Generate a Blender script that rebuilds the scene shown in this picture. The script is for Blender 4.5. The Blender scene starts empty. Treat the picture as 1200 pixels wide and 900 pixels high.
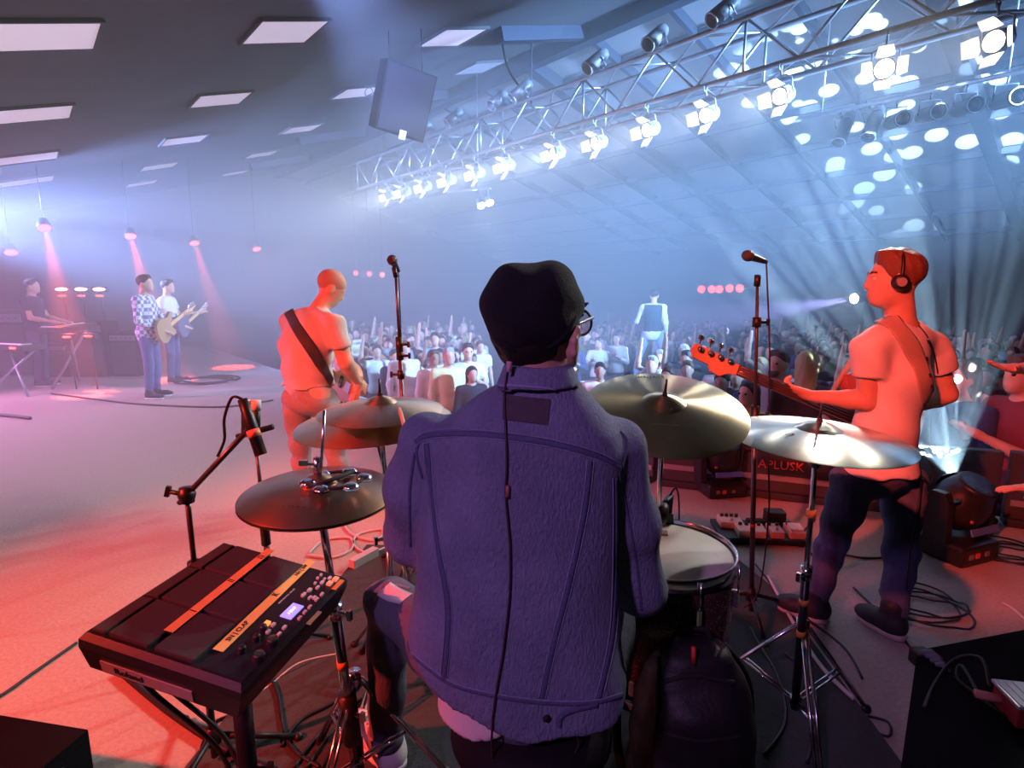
import bpy, bmesh, math, random
import numpy as np
from mathutils import Vector, Matrix
from mathutils.bvhtree import BVHTree
random.seed(7); RNG = np.random.default_rng(7)
SC = bpy.context.scene; COL = SC.collection
V = Vector

# ------------------------------------------------------------------ camera
FPX = 650.0; PITCH = math.atan(110/650.0); CAM = V((0, 0, 1.56))
cam_d = bpy.data.cameras.new('camera'); cam_d.sensor_width = 36; cam_d.lens = FPX/1200*36
cam_d.clip_start = .05; cam_d.clip_end = 200
cam = bpy.data.objects.new('camera', cam_d); COL.objects.link(cam)
cam.location = CAM; cam.rotation_euler = (math.pi/2 - PITCH, 0, 0)
SC.camera = cam
CF = V((0, math.cos(PITCH), -math.sin(PITCH))); CU = V((0, math.sin(PITCH), math.cos(PITCH)))
def ray(px, py): return CF + V((1, 0, 0))*((px-600)/FPX) + CU*((450-py)/FPX)
def pix(px, py, Y): d = ray(px, py); return CAM + d*(Y/d.y)          # point of that pixel on the plane y = Y
def pixz(px, py, Z=0.): d = ray(px, py); return CAM + d*((Z-CAM.z)/d.z)   # ... on the plane z = Z
# room axes: U runs along the stage front to the far left, W runs out over the audience
UA = V((-.659, .752, 0)); WA = V((.752, .659, 0))
def uw(u, w, z=0.): return UA*u + WA*w + V((0, 0, z))
def uw_px(px, w, z=0.):
    r = (px-600)/FPX; c, s = math.cos(PITCH), math.sin(PITCH)
    Y = (w + .752*r*s*(z-CAM.z))/(.752*r*c + .659); return V((r*(c*Y - s*(z-CAM.z)), Y, z))
def pixw(px, py, w):
    d = ray(px, py); return CAM + d*(w/(d.x*WA.x + d.y*WA.y))

# ------------------------------------------------------------------ world, exposure
wd = bpy.data.worlds.new('world'); SC.world = wd; wd.use_nodes = True
wd.node_tree.nodes['Background'].inputs[0].default_value = (.05, .07, .16, 1)
wd.node_tree.nodes['Background'].inputs[1].default_value = 0
SC.view_settings.view_transform = 'Standard'; SC.view_settings.look = 'None'
SC.view_settings.gamma = 1; SC.view_settings.exposure = 0.0; SC.view_settings.use_curve_mapping = False
SC.cycles.use_denoising = True
SC.cycles.max_bounces = 5; SC.cycles.diffuse_bounces = 2; SC.cycles.glossy_bounces = 3
SC.cycles.transmission_bounces = 4; SC.cycles.volume_bounces = 0; SC.cycles.transparent_max_bounces = 6
SC.cycles.caustics_reflective = False; SC.cycles.caustics_refractive = False
SC.cycles.sample_clamp_indirect = 3.0; SC.cycles.sample_clamp_direct = 0

# ------------------------------------------------------------------ stage lighting (lamps hung over and behind the stage)
def spot(name, loc, target, col, watt, deg, blend=.4, size=.06):
    d = bpy.data.lights.new(name, 'SPOT'); d.color = col; d.energy = watt
    d.spot_size = math.radians(deg); d.spot_blend = blend; d.shadow_soft_size = size
    o = bpy.data.objects.new(name, d); COL.objects.link(o); o.location = loc
    o.rotation_euler = (V(target)-V(loc)).to_track_quat('-Z', 'Y').to_euler()
    return o
RED = (1, .07, .045)
# lamps of the rig over the back of the stage, behind the camera: they light the players' backs
spot('red_rear_guitarist_offscreen', (-2.3, -.4, 3.2), pix(388, 430, 3.8), RED, 1150, 31, .5)
spot('red_rear_bassist_offscreen', (-1.2, -.6, 3.2), pix(1045, 440, 2.36), (1, .09, .065), 1500, 23, .5)
spot('red_rear_floor_offscreen', (-3.4, -.3, 3.1), (-1.4, 2.3, 0), (1, .06, .04), 1700, 56, .7)
spot('violet_rear_drummer_offscreen', (-1.3, -1.3, 3.1), (.02, 1.1, 1.0), (.82, .36, 1), 150, 30, .6, .1)
# lamps at the stage side left of the picture: their blue beams and violet wash enter at that edge
spot('violet_left_offscreen', (-10.6, 5.6, 3.0), (-4.9, 7.0, 0), (.9, .32, .85), 4300, 70, .7)
spot('blue_left_wash_offscreen', (-9.4, 8.6, 2.7), (0, 12.5, 2.4), (.28, .44, 1), 12000, 62, .9, .2)
spot('blue_left_beam_offscreen', (-9.6, 9.2, 2.75), (6, 11.6, 3.6), (.45, .6, 1), 5200, 13, .6)
spot('blue_left_beam_offscreen', (-9.6, 9.2, 2.75), (0, 13.5, 3.3), (.45, .6, 1), 2600, 7, .5)
spot('blue_left_beam_offscreen', (-9.4, 8.4, 2.9), (-5.2, 8.4, .6), (.5, .5, 1), 1500, 12, .5)
# lamp under the ceiling just above the picture, whose beams streak down past the hanging loudspeaker
spot('blue_top_beam_offscreen', pix(350, -70, 4.0), pix(560, 200, 9.5), (.28, .42, 1), 1500, 46, .8)
# blue fill lamp added for the haze, on the far pipe's unseen right end
spot('blue_haze_fill_offscreen', uw(-1.7, 7.5, 3.4), (-1.6, 11.0, 2.3), (.26, .51, 1), 27000, 56, .9, .2)
# ------------------------------------------------------------------ helpers
_M = {}
def mat(name, rgb=(.5, .5, .5), rough=.6, metal=0., var=.0, scale=8., bump=0., emit=0., ecol=None, spec=None, aniso=0., alpha=1., stretch=None, coat=0.):
    if name in _M: return _M[name]
    m = bpy.data.materials.new(name); m.use_nodes = True; _M[name] = m
    nt = m.node_tree; b = nt.nodes['Principled BSDF']; L = nt.links.new
    b.inputs['Base Color'].default_value = (*rgb, 1); b.inputs['Roughness'].default_value = rough
    b.inputs['Metallic'].default_value = metal
    if spec is not None: b.inputs['Specular IOR Level'].default_value = spec
    if coat: b.inputs['Coat Weight'].default_value = coat
    if alpha < 1: b.inputs['Alpha'].default_value = alpha
    if emit:
        b.inputs['Emission Color'].default_value = (*(ecol or rgb), 1); b.inputs['Emission Strength'].default_value = emit
    if aniso:
        b.inputs['Anisotropic'].default_value = aniso
        tg = nt.nodes.new('ShaderNodeTangent'); tg.direction_type = 'RADIAL'; tg.axis = 'Z'
        L(tg.outputs[0], b.inputs['Tangent']); b.inputs['Anisotropic Rotation'].default_value = .25
    if var or bump:
        tc = nt.nodes.new('ShaderNodeTexCoord'); n = nt.nodes.new('ShaderNodeTexNoise')
        n.inputs['Scale'].default_value = scale; n.inputs['Detail'].default_value = 5; n.inputs['Roughness'].default_value = .65
        if stretch:
            mp = nt.nodes.new('ShaderNodeMapping'); mp.inputs['Scale'].default_value = stretch
            L(tc.outputs['Object'], mp.inputs[0]); L(mp.outputs[0], n.inputs['Vector'])
        else: L(tc.outputs['Object'], n.inputs['Vector'])
        if var:
            mx = nt.nodes.new('ShaderNodeMix'); mx.data_type = 'RGBA'
            mx.inputs[6].default_value = (*[c*(1-var) for c in rgb], 1); mx.inputs[7].default_value = (*[min(1, c*(1+var)) for c in rgb], 1)
            L(n.outputs[0], mx.inputs[0]); L(mx.outputs[2], b.inputs['Base Color'])
        if bump:
            bp = nt.nodes.new('ShaderNodeBump'); bp.inputs['Strength'].default_value = bump; bp.inputs['Distance'].default_value = .01
            L(n.outputs[0], bp.inputs['Height']); L(bp.outputs[0], b.inputs['Normal'])
    return m

def tag(o, label=None, cat=None, group=None, kind=None):
    if label: o['label'] = label
    if cat: o['category'] = cat
    if group: o['group'] = group
    if kind: o['kind'] = kind
    return o
def thing(name, label, cat, loc=(0, 0, 0), group=None):
    o = bpy.data.objects.new(name, None); COL.objects.link(o); o.location = loc; o.empty_display_size = .05
    return tag(o, label, cat, group)
def wloc(o):
    p = V((0, 0, 0))
    while o is not None: p = p + o.location; o = o.parent
    return p
def link(name, me, m, parent=None, label=None, local=False, smooth=False):
    """link a mesh whose vertices are world coordinates (local=False) or already the parent's (local=True)"""
    o = bpy.data.objects.new(name, me); COL.objects.link(o)
    if m is not None and not me.materials: me.materials.append(m)
    if parent is not None:
        o.parent = parent
        if not local: me.transform(Matrix.Translation(-wloc(parent)))
    if smooth and len(me.polygons): me.polygons.foreach_set('use_smooth', [True]*len(me.polygons))
    if label: o['label'] = label
    return o
def frame(axis, up=(0, 0, 1)):
    z = V(axis).normalized(); u = V(up)
    if abs(z.dot(u)) > .98: u = V((0, 1, 0)) if abs(z.y) < .9 else V((1, 0, 0))
    x = u.cross(z).normalized(); y = z.cross(x)
    return Matrix((x, y, z)).transposed()
def rotm(x=0, y=0, z=0):
    from mathutils import Euler
    return Euler((x, y, z)).to_matrix()
class MB:
    def __init__(s): s.v = []; s.f = []; s.sm = []
    def add(s, vs, fs, smooth=False):
        n = len(s.v); s.v += [tuple(p) for p in vs]; s.f += [tuple(i+n for i in f) for f in fs]; s.sm += [smooth]*len(fs); return s
    def box(s, c, size, R=None, bev=0.):
        R = R or Matrix.Identity(3); c = V(c); h = [q/2 for q in size]
        if bev <= 0:
            vs = [c + R @ V((x*h[0], y*h[1], z*h[2])) for x in (-1, 1) for y in (-1, 1) for z in (-1, 1)]
            return s.add(vs, [(0, 1, 3, 2), (4, 6, 7, 5), (0, 4, 5, 1), (2, 3, 7, 6), (0, 2, 6, 4), (1, 5, 7, 3)])
        b = bmesh.new(); bmesh.ops.create_cube(b, size=1)
        for v in b.verts: v.co = V((v.co.x*size[0], v.co.y*size[1], v.co.z*size[2]))
        bmesh.ops.bevel(b, geom=b.edges[:], offset=bev, segments=2, affect='EDGES', profile=.6)
        b.verts.index_update()
        s.add([c + R @ v.co for v in b.verts], [[v.index for v in f.verts] for f in b.faces]); b.free(); return s
    def prism(s, poly, a, b):
        """poly: list of 3-D points; extruded from offset a to offset b (vectors)"""
        n = len(poly); a = V(a); b = V(b)
        vs = [V(p)+a for p in poly] + [V(p)+b for p in poly]
        return s.add(vs, [tuple(range(n))[::-1], tuple(range(n, 2*n))] + [(i, (i+1) % n, n+(i+1) % n, n+i) for i in range(n)])
    def tube(s, pts, r, n=8, cap=True, flat=None):
        """tube along pts; r number or list; flat=(normal list, ratio) squashes it to a ribbon"""
        pts = [V(p) for p in pts]; m = len(pts); rr = r if isinstance(r, (list, tuple)) else [r]*m
        up = None; vs = []
        for i, p in enumerate(pts):
            t = (pts[min(i+1, m-1)] - pts[max(i-1, 0)])
            if t.length < 1e-9: t = V((0, 0, 1))
            t.normalize()
            if flat is not None:
                nn = V(flat[0][i]); x = t.cross(nn).normalized(); y = nn.normalized()
            else:
                if up is None: F = frame(t); x, y = F.col[0].copy(), F.col[1].copy()
                else:
                    x = (up - t*up.dot(t))
                    x = x.normalized() if x.length > 1e-6 else frame(t).col[0].copy()
                    y = t.cross(x)
                up = x
            k = flat[1] if flat is not None else 1
            for j in range(n):
                a = 2*math.pi*j/n; vs.append(p + x*(math.cos(a)*rr[i]) + y*(math.sin(a)*rr[i]*k))
        fs = [(i*n+j, i*n+(j+1) % n, (i+1)*n+(j+1) % n, (i+1)*n+j) for i in range(m-1) for j in range(n)]
        if cap: fs += [tuple(range(n))[::-1], tuple(range((m-1)*n, m*n))]
        return s.add(vs, fs, True)
    def cyl(s, a, b, r, r2=None, n=16): return s.tube([a, b], [r, r if r2 is None else r2], n)
    def lathe(s, prof, c, axis=(0, 0, 1), n=32, smooth=True):
        F = frame(axis); c = V(c); vs = []
        for (r, z) in prof:
            for j in range(n):
                a = 2*math.pi*j/n; vs.append(c + F @ V((r*math.cos(a), r*math.sin(a), z)))
        m = len(prof)
        fs = [(i*n+j, i*n+(j+1) % n, (i+1)*n+(j+1) % n, (i+1)*n+j) for i in range(m-1) for j in range(n)]
        return s.add(vs, fs, smooth)
    def ball(s, c, r, n=12, sc=(1, 1, 1), R=None):
        R = R or Matrix.Identity(3); vs = []; m = max(6, n//2)
        for i in range(m+1):
            th = math.pi*i/m
            for j in range(n):
                a = 2*math.pi*j/n
                vs.append(V(c) + R @ V((r*sc[0]*math.sin(th)*math.cos(a), r*sc[1]*math.sin(th)*math.sin(a), -r*sc[2]*math.cos(th))))
        return s.add(vs, [(i*n+j, i*n+(j+1) % n, (i+1)*n+(j+1) % n, (i+1)*n+j) for i in range(m) for j in range(n)], True)
    def torus(s, c, R, r, axis=(0, 0, 1), n=32, k=8):
        F = frame(axis); c = V(c)
        pts = [c + F @ V((R*math.cos(2*math.pi*i/n), R*math.sin(2*math.pi*i/n), 0)) for i in range(n+1)]
        nm = [F.col[2]]*(n+1)
        return s.tube(pts, r, k, cap=False, flat=(nm, 1))
    def mesh(s, name='m'):
        me = bpy.data.meshes.new(name); me.from_pydata(s.v, [], s.f); me.validate()
        if len(me.polygons) == len(s.sm): me.polygons.foreach_set('use_smooth', s.sm)
        me.update(); return me
    def build(s, name, m, parent=None, label=None, local=False): return link(name, s.mesh(name), m, parent, label, local)
def solo(name, mb, m, label, cat, group=None, loc=None):
    """a top-level thing that is one mesh, its origin at loc"""
    me = mb.mesh(name)
    if loc is None:
        a = np.array(mb.v); loc = V((a[:, 0].mean(), a[:, 1].mean(), a[:, 2].min()))
    me.transform(Matrix.Translation(-V(loc))); o = link(name, me, m); o.location = loc
    return tag(o, label, cat, group)
def copy_tree(o, parent=None):
    c = o.copy(); COL.objects.link(c); c.parent = parent
    for ch in o.children: copy_tree(ch, c)
    return c
def smooth_path(pts, k=8):
    pts = [V(p) for p in pts]; out = []
    for i in range(len(pts)-1):
        p0, p1, p2, p3 = pts[max(i-1, 0)], pts[i], pts[i+1], pts[min(i+2, len(pts)-1)]
        for j in range(k):
            t = j/k
            out.append(.5*((2*p1) + (p2-p0)*t + (2*p0-5*p1+4*p2-p3)*t*t + (3*p1-p0-3*p2+p3)*t**3))
    return out + [pts[-1]]
def text_mesh(txt, size, M3, origin, depth=.0004, name='lettering', italic=0.):
    c = bpy.data.curves.new(name, 'FONT'); c.body = txt; c.size = size; c.extrude = depth; c.align_x = 'CENTER'; c.align_y = 'CENTER'; c.shear = italic
    c.resolution_u = 2
    o = bpy.data.objects.new(name, c); COL.objects.link(o)
    dg = bpy.context.evaluated_depsgraph_get(); me = bpy.data.meshes.new_from_object(o.evaluated_get(dg))
    bpy.data.objects.remove(o); bpy.data.curves.remove(c)
    me.transform(Matrix.Translation(V(origin)) @ M3.to_4x4()); return me

# ------------------------------------------------------------------ implicit bodies (smooth unions meshed with surface nets)
class Blob:
    def __init__(s): s.ops = []
    def cap(s, a, b, ra, rb=None, k=.03):
        a = np.array(a, float); b = np.array(b, float); rb = ra if rb is None else rb; R = max(ra, rb)
        def fn(P):
            ab = b-a; L = max(ab @ ab, 1e-9); t = np.clip(((P-a) @ ab)/L, 0, 1)
            return np.linalg.norm(P - a - t[..., None]*ab, axis=-1) - (ra + (rb-ra)*t)
        s.ops.append((fn, np.minimum(a, b)-R, np.maximum(a, b)+R, k)); return s
    def chain(s, pts, rr, k=.03):
        for i in range(len(pts)-1): s.cap(pts[i], pts[i+1], rr[i], rr[i+1], k)
        return s
    def ell(s, c, r, M=None, k=.03):
        c = np.array(c, float); r = np.array(r, float); A = np.eye(3) if M is None else np.array(M)
        def fn(P):
            q = (P-c) @ A; k0 = np.linalg.norm(q/r, axis=-1); k1 = np.linalg.norm(q/(r*r), axis=-1)
            return k0*(k0-1)/np.maximum(k1, 1e-6)
        R = r.max(); s.ops.append((fn, c-R, c+R, k)); return s
    def loft(s, rings, k=.03, M=None, o=(0, 0, 0), pw=2.0):
        """rings: (z, cx, cy, rx, ry) along the local z of frame M at o"""
        rg = np.array(sorted(rings)); A = np.eye(3) if M is None else np.array(M); o = np.array(o, float)
        def fn(P):
            q = (P-o) @ A; z = q[..., 2]; zc = np.clip(z, rg[0, 0], rg[-1, 0])
            g = [np.interp(zc, rg[:, 0], rg[:, i]) for i in range(1, 5)]
            x = q[..., 0]-g[0]; y = q[..., 1]-g[1]
            k0 = ((np.abs(x)/g[2])**pw + (np.abs(y)/g[3])**pw)**(1/pw); k1 = np.sqrt((x/g[2]**2)**2 + (y/g[3]**2)**2)
            d = k0*(k0-1)/np.maximum(k1, 1e-6); dz = np.abs(z-zc)
            return np.where(dz > 0, np.sqrt(np.maximum(d, 0)**2 + dz**2) - .0*dz, d)
        R = max(np.abs(rg[:, 1:3]).max() + rg[:, 3:].max(), 0.01)
        c = np.array([o + A @ np.array([x, y, z]) for x in (-R, R) for y in (-R, R) for z in (rg[0, 0], rg[-1, 0])])
        s.ops.append((fn, c.min(0), c.max(0), k)); return s
    def cut(s, fn): s.ops.append((fn, None, None, 'cut')); return s
    def disp(s, fn): s.ops.append((fn, None, None, 'disp')); return s
    def mesh(s, h, name='body'):
        lo = np.min([o[1] for o in s.ops if o[1] is not None], 0) - 3*h; hi = np.max([o[2] for o in s.ops if o[2] is not None], 0) + 3*h
        n = np.ceil((hi-lo)/h).astype(int)+1
        ax = [lo[i] + h*np.arange(n[i]) for i in range(3)]
        F = np.full(n, 1., np.float32)
        for fn, a, b, k in s.ops:
            if a is None:
                P = np.stack(np.meshgrid(*ax, indexing='ij'), -1)
                if k == 'cut': F = np.maximum(F, fn(P))
                else: F = F + fn(P)
                continue
            e = max(k, .0)+3*h
            i0 = np.maximum(((a-e-lo)/h).astype(int), 0); i1 = np.minimum(((b+e-lo)/h).astype(int)+2, n)
            sl = tuple(slice(i0[i], i1[i]) for i in range(3))
            P = np.stack(np.meshgrid(*[ax[i][sl[i]] for i in range(3)], indexing='ij'), -1)
            d = fn(P); g = F[sl]
            if k > 0:
                q = np.clip(.5+.5*(g-d)/k, 0, 1); F[sl] = g + (d-g)*q - k*q*(1-q)
            else: F[sl] = np.minimum(g, d)
        return nets(F, lo, h, name)
def nets_vf(F, lo, h):
    s = F < 0
    c = sum(s[i:s.shape[0]-1+i, j:s.shape[1]-1+j, k:s.shape[2]-1+k].astype(np.int8) for i in (0, 1) for j in (0, 1) for k in (0, 1))
    act = (c > 0) & (c < 8); idx = np.full(act.shape, -1, np.int64); ijk = np.argwhere(act); idx[act] = np.arange(len(ijk))
    acc = np.zeros((len(ijk), 3)); cnt = np.zeros(len(ijk))
    cs = [(i, j, k) for i in (0, 1) for j in (0, 1) for k in (0, 1)]
    for a in cs:
        for ax in range(3):
            if a[ax]: continue
            b = list(a); b[ax] = 1
            fa = F[ijk[:, 0]+a[0], ijk[:, 1]+a[1], ijk[:, 2]+a[2]]; fb = F[ijk[:, 0]+b[0], ijk[:, 1]+b[1], ijk[:, 2]+b[2]]
            m = (fa < 0) != (fb < 0); t = np.where(m, fa/np.where(m, fa-fb, 1), 0)
            p = np.array(a, float)[None].repeat(len(ijk), 0); p[:, ax] += t
            acc += p*m[:, None]; cnt += m
    v = (ijk + acc/np.maximum(cnt, 1)[:, None])*h + lo
    fs = []
    for ax in range(3):
        o1, o2 = (ax+1) % 3, (ax+2) % 3
        A = [slice(None)]*3; B = [slice(None)]*3; A[ax] = slice(0, -1); B[ax] = slice(1, None)
        e = np.argwhere(s[tuple(A)] != s[tuple(B)])
        e = e[(e[:, o1] > 0) & (e[:, o2] > 0) & (e[:, o1] < s.shape[o1]-1) & (e[:, o2] < s.shape[o2]-1)]
        ins = s[e[:, 0], e[:, 1], e[:, 2]]
        def cell(d1, d2):
            q = e.copy(); q[:, o1] -= d1; q[:, o2] -= d2; return idx[q[:, 0], q[:, 1], q[:, 2]]
        Q = np.stack([cell(1, 1), cell(0, 1), cell(0, 0), cell(1, 0)], 1)
        Q[~ins] = Q[~ins][:, ::-1]; fs.append(Q)
    return v, np.concatenate(fs)
def nets(F, lo, h, name):
    v, f = nets_vf(F, lo, h); return np_mesh(v, f, name)
def np_mesh(v, f, name):
    me = bpy.data.meshes.new(name); me.vertices.add(len(v)); me.vertices.foreach_set('co', v.astype(np.float32).ravel())
    me.loops.add(len(f)*4); me.loops.foreach_set('vertex_index', f.astype(np.int32).ravel())
    me.polygons.add(len(f)); me.polygons.foreach_set('loop_start', np.arange(0, len(f)*4, 4, dtype=np.int32))
    me.update(calc_edges=True); me.validate()
    me.polygons.foreach_set('use_smooth', [True]*len(me.polygons)); return me
def join_meshes(meshes, name):
    b = bmesh.new()
    for m in meshes: b.from_mesh(m)
    me = bpy.data.meshes.new(name); b.to_mesh(me); b.free()
    me.polygons.foreach_set('use_smooth', [True]*len(me.polygons)); return me
class Surf:
    """ray-cast a built world-space mesh from the camera: lays seams, straps and prints on its surface"""
    def __init__(s, o):
        off = wloc(o)
        s.t = BVHTree.FromPolygons([tuple(v.co+off) for v in o.data.vertices], [tuple(p.vertices) for p in o.data.polygons])
    def at(s, px, py, off=.002):
        h = s.t.ray_cast(CAM, ray(px, py).normalized())
        if h[0] is None:
            return None
        n = h[1]
        if n.dot(ray(px, py)) > 0: n = -n
        return h[0] + n*off, n
    def near(s, p, off=.002):
        h = s.t.find_nearest(V(p)); n = h[1]; return h[0] + n*off, n
    def line(s, pts, k=10, off=.002):
        P = smooth_path([V((a, b, 0)) for a, b in pts], k); out = []; nn = []
        for p in P:
            h = s.at(p.x, p.y, off)
            if h: out.append(h[0]); nn.append(h[1])
        for _ in range(2): nn = [(nn[max(i-1, 0)]+nn[i]+nn[min(i+1, len(nn)-1)]).normalized() for i in range(len(nn))]
        return out, nn
    def ribbon(s, pts, width, thick, k=10, off=.002, n=8):
        P, N = s.line(pts, k, off); return MB().tube(P, width/2, n, flat=(N, thick/width))
# ------------------------------------------------------------------ the hall and the stage
M_carpet = mat('carpet', (.42, .36, .31), .95, var=.35, scale=60, bump=.5)
M_rug = mat('rug', (.05, .054, .053), .95, var=.4, scale=50, bump=.5)
M_black = mat('black_plastic', (.012, .012, .014), .45, var=.2, scale=30)
M_blackm = mat('black_matte', (.012, .012, .014), .8, var=.3, scale=40, bump=.2)
M_chrome = mat('chrome', (.75, .75, .78), .16, 1)
M_steel = mat('truss_aluminium', (.55, .58, .62), .38, .85, var=.15, scale=20)
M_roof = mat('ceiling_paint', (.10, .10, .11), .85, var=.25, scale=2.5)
M_wall = mat('wall_paint', (.065, .065, .07), .9, var=.25, scale=2)
M_white = mat('white_paint', (.8, .8, .8), .5)
M_cable = mat('cable_rubber', (.01, .01, .012), .5)
M_cablew = mat('cable_pale', (.55, .52, .5), .6)
M_hallfloor = mat('hall_floor', (.07, .07, .075), .8, var=.3, scale=3)
def roof_z(w): return 3.41 if w < 0 else (3.41 + .29*w if w < 6.6 else 5.324 - .26*(w-6.6))
def struct(name, mb, m, parent=None):
    o = mb.build(name, m, parent)
    if parent is None: o['kind'] = 'structure'
    return o
U0, U1, W0, W1, ZF = -9.5, 19.2, -8.5, 16.4, -1.07
edge = [uw(19.2, 3.78), V((-2.05, 7.85, 0)), V((1.2, 4.5, 0)), V((3.3, 3.72, 0)), V((8.8, .9, 0))]
back = [uw(-9.5, -2.), uw(-9.5, W0), uw(19.2, W0)]
mb = MB(); mb.prism([p.copy() for p in edge+back], (0, 0, ZF), (0, 0, 0)); struct('floor', mb, M_carpet)
# pale lip along the stage front
lip = MB()
for i in range(2): lip.tube([edge[i]+V((0, 0, -.03)), edge[i+1]+V((0, 0, -.03))], .035, 6)
struct('trim_1', lip, mat('stage_lip', (.5, .5, .52), .5))
mb = MB(); mb.prism([uw(U0, W0, 0), uw(U1, W0, 0), uw(U1, W1, 0), uw(U0, W1, 0)], (0, 0, ZF-.1), (0, 0, ZF)); struct('floor', mb, M_hallfloor).name = 'floor_hall'
def slab(w0, w1, name):
    mb = MB(); a, b, c, d = uw(U0, w0, roof_z(w0)), uw(U1, w0, roof_z(w0)), uw(U1, w1, roof_z(w1)), uw(U0, w1, roof_z(w1))
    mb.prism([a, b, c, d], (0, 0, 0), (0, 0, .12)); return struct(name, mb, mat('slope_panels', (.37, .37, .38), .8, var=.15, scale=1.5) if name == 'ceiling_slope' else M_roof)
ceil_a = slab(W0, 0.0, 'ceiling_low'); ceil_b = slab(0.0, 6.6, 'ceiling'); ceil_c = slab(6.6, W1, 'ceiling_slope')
def wall(name, u0, w0, u1, w1, z0, z1, z2=None):
    mb = MB(); a, b = uw(u0, w0), uw(u1, w1); n = (b-a).cross(V((0, 0, 1))).normalized()*.15
    mb.prism([a+V((0, 0, z0)), b+V((0, 0, z0)), b+V((0, 0, z2 or z1)), a+V((0, 0, z1))], (0, 0, 0), n); return struct(name, mb, M_wall)
wall('wall_hall', U1, W1, U0, W1, ZF, roof_z(W1)+.1)
wall('wall_stage', U0, W0, U1, W0, 0, 3.5)
wl = MB(); 
for (uu, s) in ((U1, 1), (U0, -1)):
    wl = MB(); ws = [W0, 0, 6.6, W1]
    poly = [uw(uu, W0, ZF)] + [uw(uu, w, roof_z(w)+.1) for w in ws] + [uw(uu, W1, ZF)]
    wl.prism(poly, (0, 0, 0), UA*(.15*s)); struct('wall_far' if s > 0 else 'wall_near', wl, M_wall)
# rafters and purlins of the sloping hall ceiling
M_raft = mat('rafter_steel', (.05, .06, .09), .6, .3)
def beam_part(name, a, b, w, h, par, m=M_raft):
    t = (b-a).normalized(); R = frame(t); mb = MB()
    side = t.cross(V((0, 0, 1))).normalized(); up = side.cross(t)
    vs = [[p + side*(sx*w/2) + up*(sz*h/2) for sx, sz in ((-1, -1), (1, -1), (1, 1), (-1, 1))] for p in (a, b)]
    mb.add(vs[0]+vs[1], [(3, 2, 1, 0), (4, 5, 6, 7), (0, 1, 5, 4), (1, 2, 6, 5), (2, 3, 7, 6), (3, 0, 4, 7)])
    return mb.build(name, m, par)
for i in range(16):
    u = -8.4+1.3*i
    beam_part('rafter', uw(u, 6.7, roof_z(6.7)-.07), uw(u, W1-.05, roof_z(W1-.05)-.07), .07 if i % 4 else .2, .14 if i % 4 else .26, ceil_c)
for i in range(8):
    w = 7.4+1.2*i
    beam_part('purlin', uw(U0+.2, w, roof_z(w)-.09), uw(U1-.2, w, roof_z(w)-.09), .05, .1, ceil_c)
for i in range(5):
    u = 2.5+3.4*i
    beam_part('rafter', uw(u, 4.95, roof_z(4.95)-.08), uw(u, 6.6, roof_z(6.6)-.08), .14, .18, ceil_b)
beam_part('ridge_beam', uw(U0+.2, 6.6, roof_z(6.6)-.12), uw(U1-.2, 6.6, roof_z(6.6)-.12), .18, .24, ceil_b)

# ceiling light panels, recessed troffers: frame and lit diffuser
M_diff = mat('troffer_diffuser', (.8, .74, .82), .6, emit=.42, ecol=(.86, .74, .88))
M_diffd = mat('troffer_diffuser_dim', (.6, .58, .66), .6, emit=.10, ecol=(.7, .74, .9))
def troffer(u, w, su, sw, dim=False, lab=None):
    t = thing('ceiling_light', lab or 'dim square ceiling light panel beside the truss', 'ceiling light', uw(u, w, roof_z(w)-.02), 'dim ceiling panels beside the truss' if dim else 'lit ceiling panels above the stage')
    sl = .29 if w < 6.6 else -.26
    wd_ = (WA + V((0, 0, sl))).normalized(); n = UA.cross(wd_); n = n if n.z < 0 else -n
    R = Matrix((UA, wd_, n)).transposed(); c = uw(u, w, roof_z(w)) + n*.005
    MB().box(c + n*.012, (su-.03, sw-.03, .01), R).build('diffuser', M_diffd if dim else M_diff, t)
    fr = MB()
    for s in (-1, 1):
        fr.box(c + UA*(s*su/2) + n*.012, (.025, sw, .03), R); fr.box(c + wd_*(s*sw/2) + n*.012, (su, .025, .03), R)
    fr.build('frame', M_roof, t)
def roof_px(px, py):
    d = ray(px, py); dw = d.x*WA.x + d.y*WA.y      # z = 3.41+.29 w
    t = (3.41-1.56)/(d.z - .29*dw); P = CAM + d*t
    return P.x*UA.x + P.y*UA.y, P.x*WA.x + P.y*WA.y
TROF = {}
for (px, py) in [(333, 35), (258, 115), (215, 163), (186, 194), (166, 214), (530, 42), (418, 107), (353, 150), (306, 180), (275, 202), (30, 40), (24, 133), (22, 185), (25, 212)]:
    u, w = roof_px(px, py); row = 'outermost' if px < 100 else ('middle' if w < 3.5 else 'truss-side'); tn = TROF.setdefault(row, 0); TROF[row] += 1
    troffer(u, w, .66, .68 if px > 100 else .95, False, '%s pale lit ceiling panel of the %s row, counted towards the far wall' % (['first', 'second', 'third', 'fourth', 'fifth', 'sixth'][tn], row))
for (px, py) in [(735, 14), (830, 10), (562, 78), (652, 72), (530, 105), (470, 122), (415, 165), (735, 70)]:
    u, w = roof_px(px, py)
    if w < 6.4: troffer(u, min(w, 6.1), .66, .68, True)

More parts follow.
